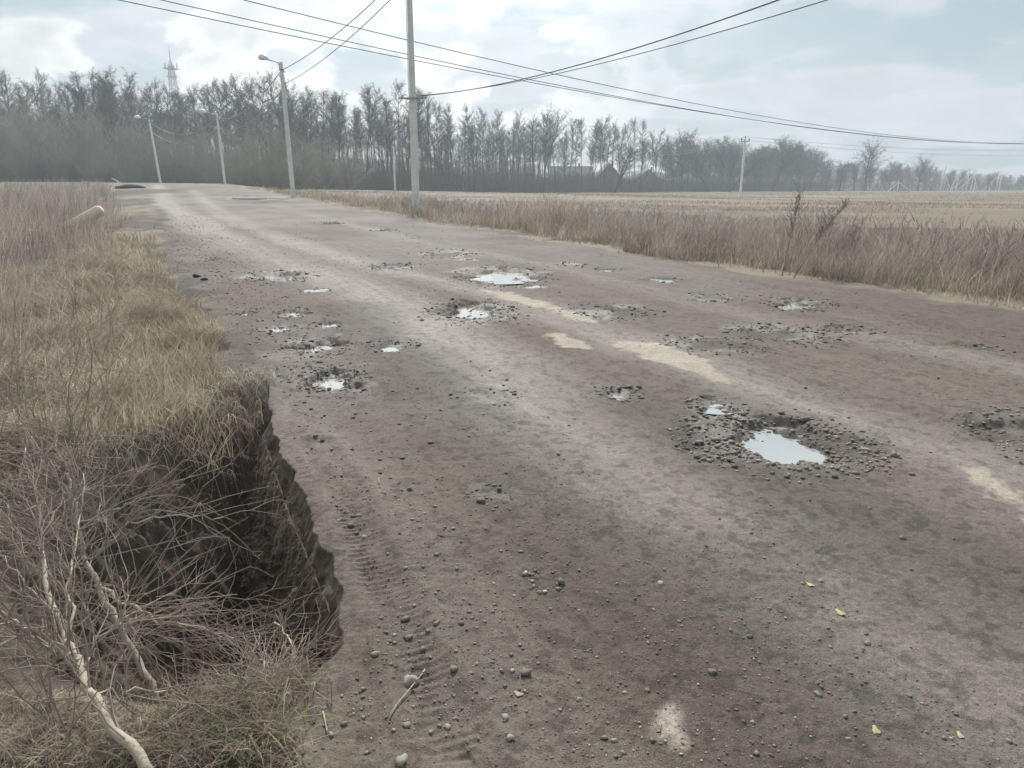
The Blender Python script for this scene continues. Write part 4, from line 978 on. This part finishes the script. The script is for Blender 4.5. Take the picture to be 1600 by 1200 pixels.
# ------------------------------------------------------------------ radio mast beyond the wood
v = ray(288, 288); D = 300; mb_ = Vector((v[0]*D, v[1]*D, tz(v[0]*D, v[1]*D)))
mast = empty('radio_mast', mb_, 'steel lattice radio mast with platform rising above the wood', 'radio mast')
HP = ztop(266, 101, mb_.y)-mb_.z; HM = ztop(266, 73, mb_.y)-mb_.z
m = MB(); w0, w1 = 3.0, .75
def wat(z): return w0+(w1-w0)*min(1, z/HP)
for sx_, sy_ in ((1, 1), (-1, 1), (-1, -1), (1, -1)): m.tube([(sx_*w0, sy_*w0, 0), (sx_*w1, sy_*w1, HP)], .13, 5)
zz_ = 0; cs = ((1, 1), (-1, 1), (-1, -1), (1, -1))
while zz_ < HP-1:
    nx = min(HP, zz_+wat(zz_)*2.0)
    for i in range(4):
        a, b = cs[i], cs[(i+1) % 4]; wa, wb = wat(zz_), wat(nx)
        m.tube([(a[0]*wa, a[1]*wa, zz_), (b[0]*wb, b[1]*wb, nx)], .06, 4); m.tube([(b[0]*wa, b[1]*wa, zz_), (a[0]*wb, a[1]*wb, nx)], .06, 4); m.tube([(a[0]*wa, a[1]*wa, zz_), (b[0]*wa, b[1]*wa, zz_)], .06, 4)
    zz_ = nx
m.build('lattice', M_STEEL, mast)
for hz, rr_ in ((HP-1.5, 2.3), (HP-4.5, 1.6)):
    m = MB(); m.box((0, 0, hz), (rr_, rr_, .12))
    for a in range(8): m.tube([(rr_*math.cos(a*PI/4), rr_*math.sin(a*PI/4), hz), (rr_*math.cos(a*PI/4), rr_*math.sin(a*PI/4), hz+1.1)], .05, 4)
    m.build('platform', M_STEEL, mast)
m = MB(); m.tube([(0, 0, HP-1), (0, 0, (HP+HM)/2), (0, 0, HM)], [.28, .16, .07], 6); m.build('spire', M_STEEL, mast)
for a, h_ in ((.3, .8), (1.9, 1.3), (3.3, .6), (5.0, 1.2)):
    m = MB(); m.box((2.2*math.cos(a), 2.2*math.sin(a), HP-1+h_), (.22, .18, .9)); m.build('antenna', M_WHITE, mast)

# ------------------------------------------------------------------ houses behind the row of trees
def house(px, d, w_, dep, eave, ridge, label, wall, roofm, gable=True, rz=0.0, nwin=2):
    v = ray(px, 288); b = Vector((v[0]*d, v[1]*d, tz(v[0]*d, v[1]*d))); o = empty('house', b, label, 'house', 'houses behind the trees', rz)
    m = MB(); m.box((0, 0, eave/2), (w_/2, dep/2, eave/2)); 
    if gable:
        k = len(m.v); m.v += [(-w_/2, -dep/2, eave), (w_/2, -dep/2, eave), (0, -dep/2, ridge), (-w_/2, dep/2, eave), (w_/2, dep/2, eave), (0, dep/2, ridge)]; m.f += [(k, k+1, k+2), (k+3, k+5, k+4)]
    m.build('wall', wall, o)
    m = MB(); ov = .4; k = 0
    if gable:
        for sgn in (-1, 1):
            k = len(m.v); q = [(sgn*(w_/2+ov), -dep/2-ov, eave-.25), (0, -dep/2-ov, ridge+.06), (0, dep/2+ov, ridge+.06), (sgn*(w_/2+ov), dep/2+ov, eave-.25)]
            m.v += q+[(x, y, z+.18) for x, y, z in q]; m.f += [(k, k+1, k+2, k+3), (k+7, k+6, k+5, k+4), (k, k+4, k+5, k+1), (k+1, k+5, k+6, k+2), (k+2, k+6, k+7, k+3), (k+3, k+7, k+4, k)]
    else:
        for sgn in (-1, 1):
            k = len(m.v); q = [(-w_/2-ov, sgn*(dep/2+ov), eave-.2), (w_/2+ov, sgn*(dep/2+ov), eave-.2), (w_/2+ov, 0, ridge), (-w_/2-ov, 0, ridge)]
            m.v += q+[(x, y, z+.18) for x, y, z in q]; m.f += [(k, k+1, k+2, k+3), (k+7, k+6, k+5, k+4), (k, k+4, k+5, k+1), (k+1, k+5, k+6, k+2), (k+2, k+6, k+7, k+3), (k+3, k+7, k+4, k)]
    rf = m.build('roof', roofm, o)
    m = MB(); m.box((w_*.18, 0, ridge+.2), (.3, .3, .8)); m.build('chimney', M_BRICK, rf)
    for i in range(nwin):
        xx = -w_/2+w_*(i+.5)/nwin; m = MB(); m.box((xx, -dep/2-.03, eave*.55), (.55, .05, .7)); f = m.build('window', M_WHITE, o); m = MB(); m.box((xx, -dep/2-.09, eave*.55), (.45, .02, .6)); m.build('pane', M_PANE, f)
house(948, 225, 8.5, 11, 3.2, 8.0, 'small red brick house with a steep gable seen between the trunks', M_BRICK, M_ROOF)
house(893, 238, 13, 9, 4.6, 7.6, 'long grey house with a dark roof behind the trunks', M_PLASTER, M_ROOF, False, nwin=4)
house(1009, 240, 9, 9, 3.0, 6.6, 'low dark roofed house right of the brick one', M_PLASTER, M_ROOF, True)

# ------------------------------------------------------------------ concrete pipe lying in the left grass
p = at(140, 352); d_ = math.hypot(*p)
sgm = MB(); rad = .19; rings = []
axis0 = Vector((p[0]-.75, p[1]-.1, gz(p[0]-.75, p[1]-.1)+.02)); axis1 = Vector((p[0]+.42, p[1]+.15, gz(p[0], p[1])+.52))
ax = (axis1-axis0).normalized(); a_ = ax.cross(Vector((0, 0, 1))).normalized(); b_ = a_.cross(ax)
for t, rf_ in ((0, 1), (.3, 1), (.6, 1), (.85, 1), (.92, .97), (.97, .86), (1.0, .66), (1.012, .5)):
    c = axis0.lerp(axis1, t); rings.append([c+a_*math.cos(q)*rad*rf_+b_*math.sin(q)*rad*rf_ for q in np.linspace(0, 2*PI, 20, endpoint=False)])
sgm.ring_sweep(rings); tag(sgm.build('concrete_post', M_POST, None, True), 'pale rounded end of a fallen concrete post sticking out of the left grass', 'fallen post')
# rubble heap and a white stick where the road bends
p = at(205, 294); n = 60
cl = IV2*1.0; V = IV2*np.array([1.5, 1.0, .32])*(1+.35*np.array([fbm(np.array([q[0]*2.1+5]), np.array([q[1]*2+q[2]]), .7, 3)[0] for q in IV2])[:, None])
o = mesh_np('rubble_heap', V, IF2, M_STONE, {'Col': np.repeat(np.array([[.06, .057, .055]]), len(V), 0)}); o.location = (p[0], p[1], gz(p[0], p[1])+.02); tag(o, 'low dark heap of spoil on the left edge at the bend', 'heap')
p = at(184, 291); m = MB(); z = gz(p[0], p[1]); m.tube([(p[0]-.5, p[1], z+.75), (p[0]+.1, p[1]+.1, z+.4), (p[0]+.6, p[1]+.2, z+.05)], [.05, .045, .04], 6); tag(m.build('broken_stake', M_WHITE, None, True), 'short white stake leaning in the weeds at the far left of the bend', 'stake')

# ------------------------------------------------------------------ dead sapling and brush by the pit
def gpt(px, py, hgt, d): 
    """a point seen at a pixel, d metres along the view"""
    return P3(px, py, d)
def path_limb(T, pix, r0, r1, rd, sub_=4, wob=.006):
    pts = [P3(*q) for q in pix]; out = []
    for i in range(len(pts)-1):
        for k in range(sub_): 
            p_ = pts[i].lerp(pts[i+1], k/sub_); out.append(p_+Vector((rd.gauss(0, wob), rd.gauss(0, wob), rd.gauss(0, wob))))
    out.append(pts[-1]); n = len(out); rad_ = [r0+(r1-r0)*(i/(n-1))**.8 for i in range(n)]
    return out, rad_
def dead_plant(name, label, trunk, r0, r1, branches, seed, ntw=60, twl=(.15, .5), mat=M_DEAD):
    rd = random.Random(seed); t0 = P3(*trunk[0]); o = empty(name, t0, label, 'dead sapling' if name == 'dead_sapling' else 'dead brush')
    loc = lambda L: [p_-t0 for p_ in L]
    tp_, tr_ = path_limb(None, trunk, r0, r1, rd); m = MB(); m.tube(loc(tp_), tr_, 10); m.build('trunk', mat, o, True)
    C = []; src = [(p_, tp_[min(i+1, len(tp_)-1)]-tp_[max(0, i-1)], tr_[i]) for i, p_ in enumerate(tp_)][2:]
    for br, ra, rb in branches:
        bp, rr2 = path_limb(None, br, ra, rb, rd, 5, .009); m = MB(); m.tube(loc(bp), rr2, 6); m.build('branch', mat, o, True)
        src += [(p_, bp[min(i+1, len(bp)-1)]-bp[max(0, i-1)], rr2[i]) for i, p_ in enumerate(bp)][1:]*2
    for i in range(ntw):
        p_, d_, r_2 = rd.choice(src); d_ = d_.normalized()
        tpp = limb(C, p_-t0, side_dir(d_, rd.uniform(.3, .9), rd.random()*6.3), rd.uniform(*twl), min(.0032, r_2*.7), .0015, 5, .16, rd, -.02)
        for s in range(3): 
            q = rd.choice(tpp[1:]); limb(C, q[0], side_dir(q[1], rd.uniform(.3, .9), rd.random()*6.3), rd.uniform(.06, .22), .0016, .0009, 3, .2, rd, -.02)
    segs_mesh('twigs', C, M_DEADT, 4, o)
    return o
dead_plant('dead_sapling', 'bleached fallen sapling lying in the bottom left corner, its trunk towards the viewer',
    [(236, 1215, 1.95), (190, 1150, 2.05), (150, 1090, 2.15), (125, 1040, 2.3), (110, 1000, 2.4), (78, 930, 2.6), (62, 850, 2.8)], .0165, .0075,
    [([(122, 1035, 2.3), (100, 1015, 2.3), (60, 1000, 2.25), (20, 970, 2.2), (0, 950, 2.15)], .008, .004), ([(130, 1050, 2.27), (150, 1000, 2.35), (190, 960, 2.4), (200, 930, 2.5)], .005, .002),
     ([(150, 1090, 2.15), (200, 1075, 2.2), (280, 1085, 2.25), (310, 1120, 2.2)], .005, .002), ([(110, 1000, 2.4), (112, 900, 2.6), (125, 800, 2.9), (130, 740, 3.0)], .006, .002),
     ([(90, 955, 2.5), (30, 900, 2.5), (-20, 860, 2.5)], .004, .002), ([(62, 850, 2.8), (60, 780, 2.9), (40, 700, 3.0)], .005, .002)], 3, 110)
dead_plant('dead_sapling', 'grey dead sapling rising from the pit with a fan of thin branches',
    [(285, 1170, 2.85), (240, 1085, 2.9), (205, 1010, 3.0), (175, 955, 3.05), (145, 900, 3.1), (130, 870, 3.15), (118, 800, 3.2), (105, 740, 3.3)], .017, .007,
    [([(133, 880, 3.1), (165, 850, 3.1), (210, 820, 3.15), (260, 808, 3.2), (350, 808, 3.3)], .007, .002), ([(160, 920, 3.05), (200, 945, 3.0), (250, 970, 2.95), (310, 978, 2.9), (370, 998, 2.9)], .008, .003),
     ([(130, 870, 3.15), (150, 820, 3.2), (190, 790, 3.3), (230, 770, 3.4)], .004, .002), ([(118, 800, 3.2), (90, 740, 3.2), (60, 690, 3.2), (40, 660, 3.2)], .006, .002), ([(118, 800, 3.2), (125, 720, 3.3), (160, 660, 3.4), (170, 600, 3.5)], .005, .0015),
     ([(105, 740, 3.3), (108, 680, 3.3), (100, 620, 3.4), (105, 560, 3.5)], .006, .0015), ([(130, 860, 3.15), (80, 800, 3.1), (30, 790, 3.0), (0, 770, 3.0)], .005, .002), ([(118, 800, 3.2), (75, 720, 3.2), (20, 640, 3.3)], .005, .002), ([(105, 740, 3.3), (80, 660, 3.4), (70, 560, 3.6)], .004, .0015),
     ([(145, 900, 3.1), (120, 960, 3.0), (118, 1020, 2.95)], .004, .002)], 4, 120, (.2, .55))
dead_plant('dead_brush', 'mat of thin dead twigs lying across the floor of the pit', [(170, 955, 2.85), (220, 980, 2.9), (270, 1000, 2.95), (330, 1020, 3.0)], .004, .002,
    [([(190, 960, 2.9), (260, 965, 3.0), (330, 985, 3.1), (400, 1010, 3.15)], .003, .001), ([(200, 975, 2.9), (280, 1010, 2.95), (360, 1045, 2.95)], .003, .001), ([(180, 960, 2.85), (230, 1020, 2.8), (280, 1080, 2.7), (300, 1130, 2.6)], .003, .001),
     ([(250, 935, 3.1), (320, 930, 3.2), (400, 940, 3.3), (440, 960, 3.3)], .003, .001)], 6, 75, (.12, .4), M_DEADT)
dead_plant('dead_brush', 'tangle of broken sticks on the near lip of the pit beside the wall', [(430, 975, 3.0), (455, 1000, 2.9), (470, 1050, 2.7), (480, 1075, 2.5)], .004, .0025,
    [([(400, 1075, 2.5), (440, 1045, 2.55), (475, 1040, 2.6)], .004, .002), ([(380, 1110, 2.35), (420, 1060, 2.45), (440, 1030, 2.6)], .003, .0015), ([(440, 1060, 2.5), (400, 1030, 2.6), (370, 1040, 2.65)], .003, .0015)], 9, 70, (.08, .25))
# thin grey brush standing through the grass at the far left
C = []; rd2 = random.Random(77)
for i in range(300):
    px_, py_ = rd2.uniform(-60, 330), rd2.uniform(640, 1190)
    if (px_ > 200 and py_ > 800) or (py_ > 820 and rd2.random() < .65): continue
    q = at(px_, py_); 
    if inpoly(q[0], q[1], PIT): continue
    L = rd2.uniform(.3, .85); st = limb(C, Vector((q[0], q[1], gz(q[0], q[1])-.02)), Vector((rd2.gauss(.05, .3), rd2.gauss(0, .3), 1)).normalized(), L, .0028, .001, 7, .11, rd2)
    for s in range(6):
        k_ = rd2.choice(st[2:]); limb(C, k_[0], side_dir(k_[1], rd2.uniform(.3, .8), rd2.random()*6.3), rd2.uniform(.1, .3), .0015, .0008, 4, .16, rd2)
tag(segs_mesh('thin_brush', C, M_DEADT, 4), 'thin grey brown twigs standing through the grass left of the pit', 'brush', kind='stuff')

# tall seed stalks standing out of the right weeds
def stalk(px, py, tips, label, n=26):
    q = at(px, py); d = math.hypot(*q); b = Vector((q[0], q[1], gz(q[0], q[1]))); o = empty('tall_weed', b, label, 'weed stalk', 'tall seed stalks in the right weeds')
    e = P3(tips[0], tips[1], d*1.02+.25); rd = random.Random(int(px)); pts = [b.lerp(e, t)+Vector((0, 0, .10*math.sin(t*PI))) -b for t in np.linspace(0, 1, 10)]
    m = MB(); m.tube(pts, [.009-.006*i/9 for i in range(10)], 6); m.build('stem', M_STALK, o, True); C = []
    for i in range(n):
        t = rd.uniform(.38, 1); p_ = pts[0].lerp(pts[-1], t)+Vector((0, 0, .10*math.sin(t*PI))); dd = (pts[-1]-pts[0]).normalized()
        tp_ = limb(C, p_, (side_dir(dd, rd.uniform(.3, .8), rd.random()*6.3)+Vector((0, 0, .35))).normalized(), rd.uniform(.16, .46)*(1.45-t*.9), .004, .002, 4, .12, rd, .08)
        for s in range(7): k_ = rd.choice(tp_); limb(C, k_[0], side_dir(k_[1], .7, rd.random()*6.3), rd.uniform(.02, .06), .0035, .002, 1, .1, rd)
    segs_mesh('seed_head', C, M_STALK, 3, o)
stalk(1240, 436, (1325, 318), 'long dark seed stalk leaning right out of the weeds at the right verge', 44)
stalk(1222, 432, (1250, 308), 'upright feathery weed behind the leaning stalk', 34)
stalk(1440, 440, (1475, 345), 'darker branching weed near the right edge', 14)
stalk(735, 356, (757, 318), 'leaning weed stem right of the tall pole', 10)

# yellowed leaves flattened on the road
for (px_, py_, s, c, lb) in ((1312, 962, .016, (.45, .34, .20), 'tan leaf pressed flat on the dusty wheel track'), (1265, 917, .014, (.42, .40, .18), 'narrow yellow green leaf on the wheel track'), (1368, 1143, .014, (.36, .29, .16), 'brown leaf on the road at the lower right'), (810, 1085, .012, (.38, .30, .2), 'pale leaf scrap left of the mud patch in the foreground'), (1500, 1150, .011, (.38, .32, .18), 'small dull leaf near the bottom right corner')):
    q = at(px_, py_); z = gz(*q)+.004; k = 9; a = np.linspace(0, 2*PI, k, endpoint=False); rr2 = s*(1+.3*np.sin(a*3+px_)); V = [(0, 0, .003)]+[(rr2[i]*1.3*math.cos(a[i]), rr2[i]*.8*math.sin(a[i]), .0015*math.sin(i*2)) for i in range(k)]
    o = mesh_np('fallen_leaf', np.array(V), np.array([(0, 1+i, 1+(i+1) % k) for i in range(k)]), M_STONE, {'Col': np.repeat(np.array([c]), k+1, 0)}); o.location = (q[0], q[1], z); o.rotation_euler = (.05, .04, px_); tag(o, lb, 'leaf', 'leaves on the road')
# straws lying on bare earth
for (a_, b_, lb) in (((664, 1040), (608, 1128), 'long dry straw lying on bare earth past the pit'), ((505, 1117), (512, 1150), 'short dry straw on earth near the pit end'), ((592, 752), (593, 762), 'tiny pale straw on the rippled track')):
    q0, q1 = at(*a_), at(*b_); m = MB(); m.tube([(*(q0+(q1-q0)*t), gz(*(q0+(q1-q0)*t))+.006+.004*math.sin(t*PI)) for t in np.linspace(0, 1, 8)], .0022, 5); tag(m.build('straw', M_DEAD, None, True), lb, 'straw')

# ------------------------------------------------------------------ haze
me = bpy.data.meshes.new('haze'); hb = MB(); hb.box((0, 0, 30), (620, 620, 33)); hz = hb.build('haze', bpy.data.materials.new('haze_air')); hm = hz.data.materials[0]; hm.use_nodes = True
t = hm.node_tree; t.nodes.clear(); pv = t.nodes.new('ShaderNodeVolumePrincipled'); pv.inputs['Color'].default_value = (.86, .94, 1.0, 1); pv.inputs['Density'].default_value = .0012; pv.inputs['Anisotropy'].default_value = .15
ot = t.nodes.new('ShaderNodeOutputMaterial'); t.links.new(pv.outputs[0], ot.inputs['Volume']); tag(hz, 'thin pale haze over road, field and wood', None, None, 'stuff')
